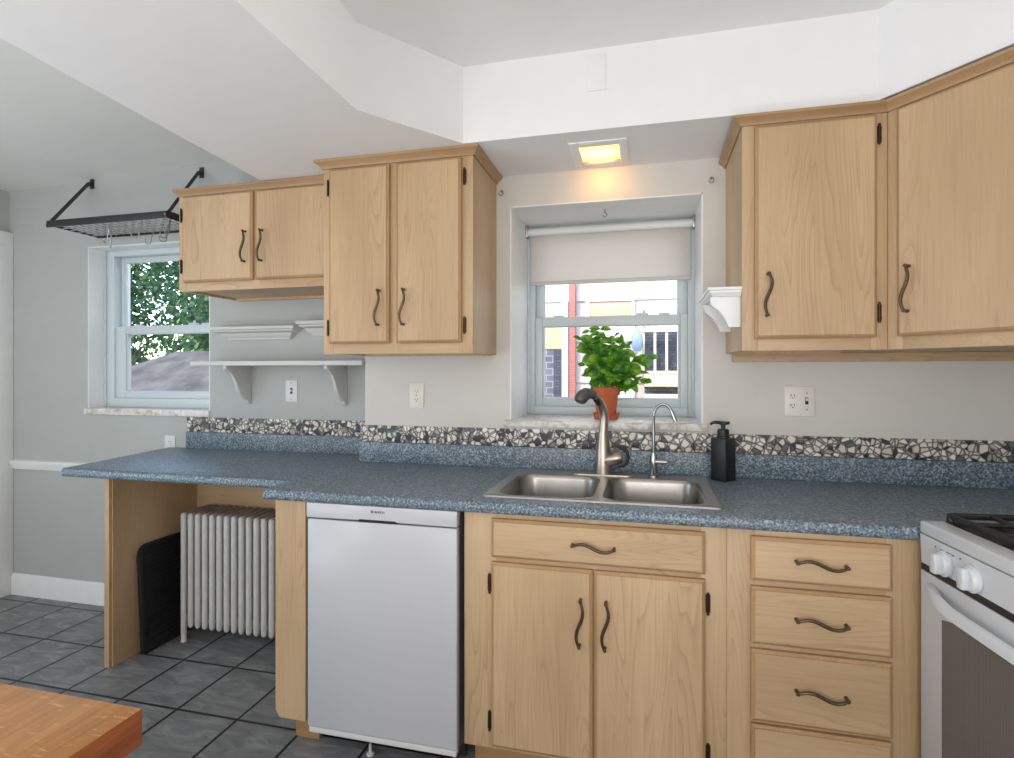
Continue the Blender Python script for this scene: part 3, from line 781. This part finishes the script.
# ------------------------------------------------------------------ cover plates
def plate_mb(x, z, y, w, h): return MB().box(x-w/2, x+w/2, y-.006, y, z-h/2, z+h/2, .0025, 2)
def receptacle(x, z, y, t):
    r = MB().prism([(x+.0165*math.cos(2*PI*k/20), z+max(-.0125, min(.0125, .0165*math.sin(2*PI*k/20)))) for k in range(20)], 'y', y-.0075, y-.004)
    rr = r.build('receptacle', 'plate', t)
    s = MB()
    for dx in (-.0062, .0062): s.box(x+dx-.0012, x+dx+.0012, y-.0082, y-.0070, z-.0015, z+.0065)
    s.box(x-.0022, x+.0022, y-.0082, y-.0070, z-.0095, z-.0055)
    s.build('slots', 'slot', rr)
def screw(x, z, y, t): MB().lathe([(.0035, -.0078), (.0033, -.005)], (x, y, z), 10, 'y').build('screw', 'screw', t)
t = thing('wall_outlet', 'single white outlet on the wall under the tall cabinet', 'outlet', (-1.066, YB, 1.293))
plate_mb(-1.066, 1.293, YB, .073, .120).build('cover_plate', 'plate', t)
for dz in (.020, -.020): receptacle(-1.066, 1.293+dz, YB, t)
screw(-1.066, 1.293, YB, t)
t = thing('light_switch_plate', 'narrow white switch plate on the wall between the shelf brackets', 'light switch', (-1.884, YA, 1.301))
plate_mb(-1.884, 1.301, YA, .074, .118).build('cover_plate', 'platelo', t)
MB().box(-1.890, -1.878, YA-.016, YA-.005, 1.297, 1.309, .002).build('toggle', 'platelo', t)
MB().box(-1.891, -1.877, YA-.0066, YA-.005, 1.286, 1.318).build('slot', 'slot', t)
for dz in (.046, -.046): screw(-1.884, 1.301+dz, YA, t)
t = thing('outlet_switch_plate', 'double wall plate with outlet and switch, right of the soap dispenser', 'outlet', (.602, YB, 1.286))
plate_mb(.602, 1.286, YB, .112, .122).build('cover_plate', 'plate', t)
for dz in (.020, -.020): receptacle(.576, 1.288+dz, YB, t)
MB().box(.623, .633, YB-.017, YB-.005, 1.288, 1.299, .002).build('toggle', 'plate', t)
MB().box(.622, .634, YB-.0066, YB-.005, 1.274, 1.302).build('slot', 'slot', t)
for dz in (.033, -.033): screw(.628, 1.286+dz, YB, t)
t = thing('wall_outlet', 'small outlet on the left wall at the far corner of the counter', 'outlet', (-2.70, YA, .99))
t['label'] = 'small white outlet half hidden behind the far left counter corner'
plate_mb(-2.690, .978, YA, .072, .115).build('cover_plate', 'platelo', t)
for dz in (.02, -.02): receptacle(-2.690, .978+dz, YA, t)

# ------------------------------------------------------------------ shelves and ledges on the left wall
t = thing('wall_shelf', 'long white shelf on two brackets below the short cabinet', 'shelf', (-1.9, YA, 1.448))
MB().prism([(-2.350, YA-.001), (-2.350, 2.475), (-1.345, 2.475), (-1.345, YA-.001)], 'z', 1.438, 1.462, .003).build('board', 'ledge', t)
def bracket(x):
    pr = [(YA, 1.438), (YA, 1.232), (YA-.012, 1.226), (YA-.026, 1.238)]
    for k in range(9):
        u = k/8; pr.append((YA-.030-.165*u - .012*math.sin(u*2*PI), 1.250+.170*u - .010*math.sin(u*2*PI)))
    pr.append((YA-.200, 1.438))
    return MB().prism(pr, 'x', x-.010, x+.010, .002)
bracket(-2.151).build('bracket', 'ledge', t); bracket(-1.556).build('bracket', 'ledge', t)
def ledge(label, x0, x1, z0, z1, out):
    path = [(x0+out, YA-.0005), (x0+out, YA-.012), (x1-out, YA-.012), (x1-out, YA-.0005)]
    h = z1-z0
    prof = [(0, z0), (out*.12, z0), (out*.16, z0+h*.12), (out*.42, z0+h*.30), (out*.52, z0+h*.50), (out*.80, z0+h*.62), (out*.86, z0+h*.74), (out, z0+h*.78), (out, z1), (0, z1)]
    b = MB().sweep(path, prof); b.box(x0+out-.001, x1-out+.001, YA-.013, YA-.0005, z0, z1)
    return tag(b.build('picture_ledge', 'ledge'), label, 'shelf')
ledge('white crown-moulding ledge above the long shelf, nearer the window', -2.345, -1.812, 1.584, 1.652, .080)
ledge('white crown-moulding ledge overlapping the tall cabinet, the higher of two', -1.806, -1.345, 1.598, 1.676, .070)

# small corbel shelf fixed to the side of the right cabinet
t = thing('corbel_shelf', 'small white corbel shelf on the side of the right-hand cabinet', 'shelf', (.26, 2.25, 1.56))
prof = [(0, 1.672), (.005, 1.672), (.009, 1.679), (.015, 1.684), (.016, 1.691), (.022, 1.693), (.022, 1.702), (0, 1.702)]
b = MB().sweep([(.3205, 2.425), (.232, 2.425), (.232, 2.102), (.3205, 2.102)], prof)
b.box(.232, .3205, 2.102, 2.425, 1.672, 1.700); b.build('shelf_top', 'white', t)
def corbel(y):
    pr = [(.3205, 1.672), (.3205, 1.563), (.281, 1.563), (.279, 1.570), (.271, 1.590), (.262, 1.608), (.250, 1.622), (.236, 1.632), (.225, 1.640), (.221, 1.650), (.221, 1.672)]
    return MB().prism(pr, 'y', y-.014, y+.014, .0015)
corbel(2.120).build('corbel', 'white', t); corbel(2.355).build('corbel', 'white', t)

# ------------------------------------------------------------------ roller blind, hooks, light, access panel
t = thing('roller_blind', 'white roller blind drawn a third down over the sink window', 'window blind', (-.185, 2.83, 2.1))
MB().cyl((-.592, 2.83, 2.122), (.214, 2.83, 2.122), .018, 18).build('roller', 'white', t)
MB().box(-.583, .205, 2.8435, 2.8455, 1.868, 2.115).build('fabric', 'blind', t)
MB().box(-.583, .205, 2.838, 2.850, 1.852, 1.872, .004).build('hem_bar', 'ledge', t)
for x0, x1 in ((-.602, -.592), (.214, .225)):
    MB().box(x0, x1, 2.80, 2.855, 2.095, 2.150, .002).build('bracket', 'steel', t)
def cup_hook(x, z, label):
    b = MB().lathe([(.006, 0), (.006, -.002), (.0025, -.004), (.0022, -.014)], (x, YB, z), 10, 'y')
    b.tube([(x+.010*math.sin(a), YB-.016-.003*a/5, z-.012+.012*math.cos(a)) for a in [k*4.6/10 for k in range(11)]], .0024, 7)
    tag(b.build('wall_hook', 'screw', origin=(x, YB, z)), label, 'hook')
cup_hook(-.646, 2.236, 'small metal wall hook left of the sink window, by the tall cabinet')
cup_hook(.263, 2.220, 'small metal wall hook right of the sink window, by the right cabinet')
b = MB().cyl((-.187, 2.62, 2.157), (-.187, 2.62, 2.140), .0028, 8)
b.tube([(-.187+.009*math.sin(a), 2.62, 2.131+.009*math.cos(a)) for a in [k*4.7/10 for k in range(11)]], .0024, 7)
tag(b.build('ceiling_hook', 'screw'), 'small hook screwed into the top of the sink window recess', 'hook')

t = thing('soffit_light', 'square lit ceiling light in the soffit above the sink window', 'ceiling light', (-.19, 2.31, ZS-.03))
b = MB(); lx0, lx1, ly0, ly1 = -.300, -.073, 2.19, 2.445
ix0, ix1, iy0, iy1 = -.262, -.106, 2.235, 2.390
zt, zb = ZS+.0, ZS-.007
b.box(lx0, ix0, ly0, ly1, zb, zt, .003); b.box(ix1, lx1, ly0, ly1, zb, zt, .003); b.box(ix0, ix1, ly0, iy0, zb, zt, .003); b.box(ix0, ix1, iy1, ly1, zb, zt, .003)
b.build('trim_frame', 'white', t)
df = MB().box(ix0, ix1, iy0, iy1, zb+.0015, zb+.005).build('diffuser', 'lit', t)
for v in df.data.vertices: pass
lamp('soffit_light_lamp', 'AREA', (-.184, 2.385, ZS-.012), (R(38), 0, 0), .5, (1, .46, .09), .10, .05)
b = MB(); b.box(-.215, -.146, 2.089, 2.096, 2.447, 2.580, .001)
tag(b.build('access_panel', 'ceil'), 'small painted-over blank panel on the soffit above the sink light', 'access panel')

# ------------------------------------------------------------------ pot rack on the left wall
t = thing('pot_rack', 'black wall-mounted pot rack with wire grid above the left window', 'pot rack', (-2.83, YA, 2.22))
rx0, rx1, ry0, ry1, rz = -3.218, -2.405, 2.385, YA, 2.222
b = MB(); b.box(rx0, rx1, ry0, ry0+.006, rz-.019, rz+.019, .002)
b.box(rx0, rx0+.006, ry0, ry1-.004, rz-.006, rz+.006); b.box(rx1-.006, rx1, ry0, ry1-.004, rz-.019, rz+.019)
b.box(rx0, rx1, ry1-.010, ry1-.004, rz-.010, rz+.008); b.build('frame', 'iron', t)
b = MB()
for k in range(1, 7): y = ry0 + (ry1-ry0)*k/7; b.tube([(rx0+.003, y, rz-.004), (rx1-.003, y, rz-.004)], .0028, 6)
for k in range(1, 16): x = rx0 + (rx1-rx0)*k/16; b.tube([(x, ry0+.003, rz+.001), (x, ry1-.006, rz+.001)], .0024, 6)
b.build('wire_grid', 'hooksteel', t)
for x in (rx0+.010, rx1-.010):
    xt = -3.262 if x < -3 else -2.470
    b = MB(); q = [(x, ry0+.010, rz+.005), (x, ry1-.030, 2.535)]
    b.tube([q[0], (xt, ry1-.030, 2.535)], .011, 4); b.tube([(xt, ry1-.034, 2.530), (xt, ry1-.008, 2.548)], .011, 4)
    b.box(xt-.014, xt+.014, ry1-.008, ry1-.001, 2.515, 2.575, .002); b.build('support_arm', 'iron', t)
    MB().lathe([(.005, -.012), (.005, -.004)], (x, ry0+.004, rz), 8, 'y').build('bolt', 'hooksteel', t)
hooks = [(-3.02, 2.60), (-2.93, 2.50), (-2.72, 2.585), (-2.66, 2.45), (-2.60, 2.57), (-2.53, 2.50), (-2.445, 2.43)]
for i, (x, y) in enumerate(hooks):
    pts = []
    for k in range(9): a = PI*1.15 - PI*1.15*k/8; pts.append((0.014*math.cos(a), 0, .004+.012*math.sin(a)))
    pts += [(.010, 0, -.022), (.002, 0, -.036)]
    for k in range(9): a = PI*.0 + PI*1.2*k/8; pts.append((-.012+.014*math.cos(PI-a)*-1 + 0, 0, -.050-.014*math.sin(a)))
    b = MB().tube([(1.3*a_, 0, 1.3*c_) for a_, _, c_ in pts], .003, 7); b.xform(Matrix.Rotation(R(-35+23*i), 4, 'Z')); b.xform(Matrix.Translation((x, y, rz-.010)))
    tag(b.build('s_hook', 'hooksteel', origin=(x, y, rz)), 'small steel S hook hanging from the black pot rack', 'hook', 'S hooks on the pot rack')

# ------------------------------------------------------------------ radiator and tray
t = thing('radiator', 'white cast-iron column radiator under the left counter', 'radiator', (-1.9, 2.45, 0))
N = 21; sx = .0440; rx = -2.345
for i in range(N):
    x = rx + sx*i
    zb = .030 if i in (0, N-1) else .078
    b = MB()
    yf, yk, zt = 2.430, 2.628, .672
    for y in (yf, yk):
        b.tube([(x, y, zb), (x, y, zb+.012), (x, y, .2), (x, y, .45), (x, y, zt-.012), (x, y, zt-.002)], [.009, .0155, .0152, .0152, .0155, .010], 10)
    for y in (2.50, 2.562): b.tube([(x, y, .10), (x, y, zt-.015)], .013, 8)
    b.tube([(x, yf, .115), (x, yk, .115)], .016, 8)
    b.tube([(x, yf, zt-.018), (x, yk, zt-.018)], .0155, 10)
    se = b.build('section', 'radiator', t)
    MB().box(x-.0135, x+.0135, yf+.012, yk-.012, zt-.012, zt-.0005, .002).build('dusty_top', 'dust', se)
for y in (2.465, 2.595):
    for z in (.12, .62): MB().cyl((rx, y, z), (rx+sx*(N-1), y, z), .02, 12).build('connecting_pipe', 'radiator', t)
for i in (0, N-1):
    x = rx + sx*i
    for y in (2.430, 2.628): MB().tube([(x, y, .04), (x, y, .012), (x, y, 0)], [.013, .014, .017], 10).build('foot', 'radiator', t)
t = thing('boot_tray', 'black ribbed rubber boot tray leaning upright against the maple end panel', 'boot tray', (-2.43, 2.45, 0))
ol = []
y0, y1, z0, z1, r = 2.255, 2.640, .004, .538, .055
for cy, cz, a0 in ((y1-r, z0+r, -PI/2), (y1-r, z1-r, 0), (y0+r, z1-r, PI/2), (y0+r, z0+r, PI)):
    rr = r if cz > .3 else .012
    cy2 = cy if cz > .3 else (y1-rr if cy > 2.4 else y0+rr); cz2 = cz if cz > .3 else z0+rr
    for k in range(7): a = a0 + PI/2*k/6; ol.append((cy2+rr*math.cos(a), cz2+rr*math.sin(a)))
def shear(z): return -.030*(z/.565)
b = MB(); bm = b.bm
def tl(ins, x): 
    c = []
    for y, z in ol:
        yy = (y0+y1)/2 + (y-(y0+y1)/2)*(1-ins/.215); zz = .285 + (z-.285)*(1-ins/.28)
        c.append(bm.verts.new((x + shear(zz), yy, zz)))
    return c
La = tl(0, -2.434); Lb = tl(0, -2.414); Lc = tl(.010, -2.412); Ld = tl(.026, -2.426)
bridge(La, Lb); bridge(Lb, Lc); bridge(Lc, Ld); b.face(Ld); b.face(La[::-1])
b.build('tray', 'rubber', t)
b = MB()
for k in range(21):
    z = .05 + k*.0222
    b.tube([(-2.4245+shear(z), 2.29, z), (-2.4245+shear(z), 2.605, z)], .0045, 6)
b.build('ribs', 'rubber', t)

# ------------------------------------------------------------------ butcher block island
t = thing('butcher_block_table', 'orange-brown butcher block table corner in the left foreground', 'table', (-1.16, .38, 0))
bx0, bx1, by0, by1, bz0, bz1 = -1.56, -.764, -.25, .712, .822, .880
tp = MB().box(bx0, bx1, by0, by1, bz0, bz1, .003).build('block_top', 'block', t)
MB().box(bx0+.06, bx1-.06, by0+.06, by1-.06, .70, bz0).build('apron', 'blockend', t)
for x in (bx0+.09, bx1-.14):
    for y in (by0+.09, by1-.14): MB().box(x-.035, x+.035, y-.035, y+.035, 0, bz0-.0005, .003).build('leg', 'blockend', t)

# ------------------------------------------------------------------ stove (own frame: x into the stove, y towards the back wall)
t = thing('gas_stove', 'white gas stove with black grates at the right edge', 'stove', (.747, 1.797, 0), R(5.7))
D, Wd = .50, .76
L_ = dict(local=True)
MB().box(.012, D, -Wd, 0, .04, .956).build('body', 'appl2', t, **L_)
MB().box(-.005, D, -Wd-.004, .006, .956, .991, .007, 3).build('cooktop', 'appl2', t, **L_)
cpn = MB().prism([(.012, .955), (-.004, .9545), (0.0, .874), (.012, .874)], 'y', -Wd, .004).build('control_panel', 'appl2', t, **L_)
MB().box(-.002, .012, -Wd, .002, .857, .873).build('vent_gap', 'slot', t, **L_)
for y in (-.104, -.213, -.54, -.65):
    k = MB().lathe([(.0335, 0), (.0335, -.006), (.0295, -.009), (.028, -.015), (.026, -.017)], (-.003, y, .905), 24, 'x').build('knob', 'appl2', t, **L_)
    g = MB().prism([(y-.0105, .879), (y+.0105, .879), (y+.0135, .905), (y+.0105, .931), (y-.0105, .931), (y-.0135, .905)], 'x', -.034, -.018, .003)
    g.build('grip', 'appl2', k, **L_)
    b = MB()
    for q in range(7):
        a = R(-120 + q*34)
        b.box(-.0372+.006+.0, -.0305+.0, y+.029*math.sin(a)-.0016, y+.029*math.sin(a)+.0016, .905+.029*math.cos(a)-.0028, .905+.029*math.cos(a)+.0028)
    b.xform(Matrix.Translation((.0215, 0, 0))); b.build('dial_marks', 'mark', k, **L_)
b = MB()
for y, z in ((-.066, .938), (-.089, .936), (-.138, .937), (-.166, .938)): b.lathe([(.0025, -.0008), (.0025, .0006)], (-.0033, y, z), 8, 'x')
b.box(-.0040, -.0030, -.136, -.112, .9372, .9388); b.build('printed_marks', 'mark', cpn, **L_)
dr = MB().box(-.004, .012, -Wd+.004, .002, .245, .856, .004).build('oven_door', 'appl2', t, **L_)
MB().prism([(-.096, .300), (-.67, .300), (-.67, .755), (-.61, .768), (-.15, .768), (-.096, .755)], 'x', -.0055, -.003).build('oven_window', 'ovenglass', dr, **L_)
# bowed bar handle
b = MB(); n = 24; A = []
for i in range(n+1):
    u = i/n; y = -.050 - .665*u; bow = math.sin(PI*u)
    x = -.006 - .026*min(1, bow*2.2)**.8; z = .826 - .022*min(1, bow*1.6)
    hh = .010 + .007*min(1, bow*3)
    A.append([b.bm.verts.new(p) for p in ((x, y, z+hh), (x-.014, y, z+hh*.6), (x-.016, y, z-hh*.5), (x-.004, y, z-hh), (x+.008, y, z-hh*.6), (x+.010, y, z+hh*.5))])
for P_, Q_ in zip(A, A[1:]):
    for k in range(6): b.face([P_[k], P_[(k+1) % 6], Q_[(k+1) % 6], Q_[k]])
b.face(A[0]); b.face(A[-1][::-1])
b.build('handle', 'appl2', dr, ang=60, **L_)
dw = MB().box(-.004, .012, -Wd+.004, .002, .05, .236, .004).build('warming_drawer', 'appl2', t, **L_)
for (gy0, gy1) in ((-.375, -.015), (-.745, -.385)):
    b = MB(); zt = 1.009; gx0, gx1 = .062, .47
    b.tube([(gx0, gy0, zt), (gx0, gy1, zt), (gx1, gy1, zt), (gx1, gy0, zt)], .009, 8, closed=True)
    for y in (gy0+.09, (gy0+gy1)/2, gy1-.09): b.tube([(gx0, y, zt), (gx1, y, zt)], .0065, 8)
    for x in (gx0+.10, (gx0+gx1)/2, gx1-.10): b.tube([(x, gy0, zt), (x, gy1, zt)], .0065, 8)
    for x in (gx0, gx1):
        for y in (gy0, gy1): b.tube([(x, y, zt), (x, y, .990)], .009, 8)
    b.build('grate', 'iron', t, **L_)
    MB().box(gx0-.012, gx1+.012, gy0-.002, gy1+.002, .9912, .9935).build('burner_well', 'black', t, **L_)
    for x in (gx0+.10, gx1-.10):
        bb = MB().lathe([(.045, .9935), (.045, .997), (.03, .998), (.03, 1.004), (.0001, 1.005)], (x, (gy0+gy1)/2, 0), 20); bb.build('burner', 'steel', t, **L_)

# ------------------------------------------------------------------ potted basil on the sill
PX, PY, PZ = -.183, 2.640, 1.186
t = thing('potted_basil', 'bushy green basil in a terracotta pot on the window sill', 'potted plant', (PX, PY, PZ))
MB().lathe([(.046, 0), (.054, .002), (.060, .024), (.062, .028), (.057, .028), (.052, .008), (.0001, .008)], (PX, PY, PZ), 32).build('saucer', 'pot', t)
MB().lathe([(.0001, .009), (.041, .009), (.044, .012), (.055, .112), (.0625, .113), (.0645, .148), (.058, .150), (.054, .138), (.0001, .138)], (PX, PY, PZ), 32).build('pot', 'pot', t)
MB().lathe([(.0001, .143), (.030, .142), (.0535, .139)], (PX, PY, PZ), 24).build('soil', 'soil', t)
px = .00466
tips = [(-25, -47), (-17, -57), (-6, -58), (-2, -50), (8, -50), (14, -44), (20, -40), (-21, -22), (-13, -36), (4, -34), (13, -26), (-6, -26), (18, -14), (-14, -12), (27, -6), (33, -14), (40, -30), (38, -6)]
stm = MB(); lf = MB()
def leaf(base, d, up, L, w):
    d = d.normalized(); side = d.cross(up)
    if side.length < .01: side = d.cross(Vector((1, 0, 0)))
    side.normalize(); nrm = side.cross(d).normalized()
    rows = []
    for k in range(6):
        u = k/5; wd = w*math.sin(PI*min(1, u*.92+.04))**.75*(1-.25*u) if 0 < k < 5 else w*.06
        p = base + d*L*u + nrm*(-.22*L*u*u)
        cup = .22*wd
        rows.append([lf.bm.verts.new(p - side*wd + nrm*cup), lf.bm.verts.new(p - side*wd*.5 + nrm*cup*.15), lf.bm.verts.new(p), lf.bm.verts.new(p + side*wd*.5 + nrm*cup*.15), lf.bm.verts.new(p + side*wd + nrm*cup)])
    for A, B in zip(rows, rows[1:]):
        for k in range(4): lf.face([A[k], A[k+1], B[k+1], B[k]])
rg = random.Random(11)
for i, (du, dv) in enumerate(tips):
    tip = Vector((PX + du*px, PY + rg.uniform(-.05, .06), PZ+.15 - dv*px))
    b0 = Vector((PX + rg.uniform(-.03, .03), PY + rg.uniform(-.03, .03), PZ+.138))
    mid = b0.lerp(tip, .5) + Vector((-du*px*.18, 0, .02))
    P_ = [b0*(1-u)**2 + mid*2*u*(1-u) + tip*u*u for u in [k/8 for k in range(9)]]
    stm.tube(P_, [.0032-.0014*k/8 for k in range(9)], 6)
    H_ = (tip-b0).length; nn = max(2, int(H_/.033)); ang = rg.uniform(0, 6)
    for j in range(nn+1):
        u = .40 + .60*j/nn
        p = b0*(1-u)**2 + mid*2*u*(1-u) + tip*u*u
        ang += PI/2 + rg.uniform(-.3, .3)
        Lf = (.056 if j < nn else .046)*rg.uniform(.8, 1.15)
        for q in (0, PI):
            dd = Vector((math.cos(ang+q), math.sin(ang+q)*.55, rg.uniform(-.95, .25) if j < nn else rg.uniform(-.2, .7)))
            leaf(p, dd, Vector((rg.uniform(-.5, .5), -.75 if math.sin(ang+q) < .3 else .4, rg.uniform(.3, .8))), Lf, Lf*.36)
stm.build('stems', 'stem', t)
lf.build('foliage', 'leaf', t, ang=80)

# ------------------------------------------------------------------ outside: yard, neighbour's house, trees
struct(MB().box(-30, 20, YO+.05, 40, -.6, -.3).build('ground', 'grass'))
# pale neighbouring house seen through the sink window
t = thing('neighbour_house', 'sunlit pale neighbouring house with porch behind the sink window', 'house', (0, 6.3, -.3))
b = MB()
for k in range(26): b.prism([(5.54, -.3+.2*k), (5.515, -.3+.2*k), (5.53, -.1+.2*k), (5.54, -.1+.2*k)], 'x', -2.6, 3.2)
b.box(-2.6, 3.2, 5.54, 7.5, -.3, 4.9); b.build('wall', 'siding', t)
MB().box(-2.9, 3.5, 5.2, 7.8, 4.9, 5.1).build('roof', 'shingle', t)
MB().box(-.733, -.672, 5.42, 5.512, -.3, 4.9).build('brick_pilaster', 'redbrick', t)
MB().box(-.800, -.738, 5.40, 5.512, -.3, 2.095, .004).build('white_post', 'siding', t)
MB().box(-1.25, -.806, 5.46, 5.512, -.3, 1.62).build('block_wall', 'greybrick', t)
MB().box(-.885, -.806, 5.44, 5.455, -.3, 1.62).build('slate_panel', 'darksiding', t)
MB().box(-1.25, -.806, 5.46, 5.512, 1.63, 1.97).build('tan_board', 'tanpanel', t)
MB().box(-.536, -.140, 5.48, 5.53, 1.925, 2.085, .004).build('tan_panel', 'tanpanel', t)
wf = MB(); wf.box(-.58, -.536, 5.47, 5.512, 1.90, 2.085); wf.box(-.14, -.11, 5.47, 5.512, 1.0, 2.085); wf.box(-.58, -.11, 5.468, 5.512, 2.0852, 2.13); wf.build('panel_trim', 'siding', t)
MB().box(-.02, .62, 5.49, 5.53, 1.40, 1.80).build('porch_screen', 'darksiding', t)
b = MB()
b.box(-.05, .62, 5.36, 5.41, 1.775, 1.800, .003); b.box(-.02, .62, 5.36, 5.41, 1.385, 1.415, .003)
b.build('porch_rail', 'porchwood', t)
for k in range(6):
    x = -.03 + .105*k
    MB().box(x-.012, x+.012, 5.37, 5.40, 1.415, 1.775, .002).build('baluster', 'porchwood', t)
for k, (a, c) in enumerate(((1.27, 1.38), (1.13, 1.20), (1.00, 1.07))):
    MB().box(-.02, .62, 5.34-.08*k, 5.46, a, c, .004).build('porch_board', 'porchwood', t)
MB().box(-.02, .62, 5.44, 5.46, .9, 1.27).build('porch_riser', 'darksiding', t)
b = MB().lathe([(.0001, -.09), (.035, -.08), (.055, -.03), (.05, .05), (.032, .09), (.014, .12), (.010, .15)], (-.085, 5.28, 1.68), 14)
b.tube([(-.085, 5.28, 1.82), (-.055, 5.32, 1.86), (-.03, 5.35, 1.835), (-.01, 5.35, 1.81)], .008, 6)
tag(b.build('plastic_bag', 'bag'), 'pale blue plastic bag hanging on the neighbouring porch rail', 'bag')

# garage roof below the trees, seen through the left window
t = thing('garage', 'low garage with grey shingle roof below the trees outside the left window', 'building', (-8.6, 8.4, -.3))
MB().box(-9.9, -6.2, 7.6, 10.2, -.3, .93).build('wall', 'siding', t)
b = MB(); q = [(-10.2, 7.2, .93), (-6.0, 7.2, .93), (-6.0, 10.6, .93), (-10.2, 10.6, .93), (-8.75, 8.9, 1.80), (-6.0, 8.9, 1.80)]
vv = [b.bm.verts.new(p) for p in q]
for f_ in ((0, 1, 5, 4), (1, 2, 5), (2, 3, 4, 5), (3, 0, 4), (3, 2, 1, 0)): b.face([vv[k] for k in f_])
b.build('roof', 'shingle', t, smooth=False)
def tree(name, label, x, y, z0, h, rad, nleaf, seed, ls=.16):
    rt = thing(name, label, 'tree', (x, y, z0), group=None)
    g = random.Random(seed)
    tr_ = MB(); tr_.tube([(x, y, z0), (x+.05, y, z0+h*.4), (x-.05, y+.05, z0+h*.8)], [.13, .10, .05], 8)
    for k in range(6):
        a = g.uniform(0, 6.28); zz = z0+h*g.uniform(.35, .7)
        tr_.tube([(x, y, zz), (x+rad*.4*math.cos(a), y+rad*.4*math.sin(a), zz+.4), (x+rad*.75*math.cos(a), y+rad*.75*math.sin(a), zz+.7)], [.05, .035, .012], 6)
    tr_.build('trunk', 'bark', rt)
    b = MB(); bm = b.bm
    cl = []
    for k in range(34):
        a, e, q = g.uniform(0, 6.28), g.uniform(-1, 1), g.random()**.4
        c = math.sqrt(1-e*e); cl.append((x+rad*q*c*math.cos(a), y+rad*q*c*math.sin(a), z0+h*.62+e*q*h*.42))
    for k in range(nleaf):
        c = g.choice(cl); s_ = rad*.26
        p = Vector((g.gauss(c[0], s_), g.gauss(c[1], s_), g.gauss(c[2], s_)))
        d = Vector((g.gauss(0, 1), g.gauss(0, 1), g.gauss(-.5, .7))).normalized(); w_ = d.cross(Vector((g.gauss(0, 1), g.gauss(0, 1), g.gauss(0, 1)))).normalized()
        l_ = ls*g.uniform(.6, 1.2)
        vs_ = [bm.verts.new(p), bm.verts.new(p+d*l_*.5+w_*l_*.26), bm.verts.new(p+d*l_), bm.verts.new(p+d*l_*.5-w_*l_*.26)]
        b.face(vs_)
    b.build('crown', 'treeleaf', rt, smooth=False)
tree('leafy_tree', 'leafy tree at the left side of the view through the left window', -14.6, 12.8, -.3, 6.6, 1.25, 5200, 3, .22)
tree('leafy_tree', 'sunlit leafy tree beside the cabinet edge in the left window', -10.6, 12.6, -.3, 5.4, 1.45, 6500, 5, .22)
tree('leafy_tree', 'tall leafy tree standing behind the other trees outside the left window', -15.6, 17.2, -.3, 9.5, 2.3, 6500, 8, .3)
tree('shrub', 'low leafy shrub against the garage outside the left window', -11.3, 9.9, -.3, 2.6, .75, 3000, 9, .14)
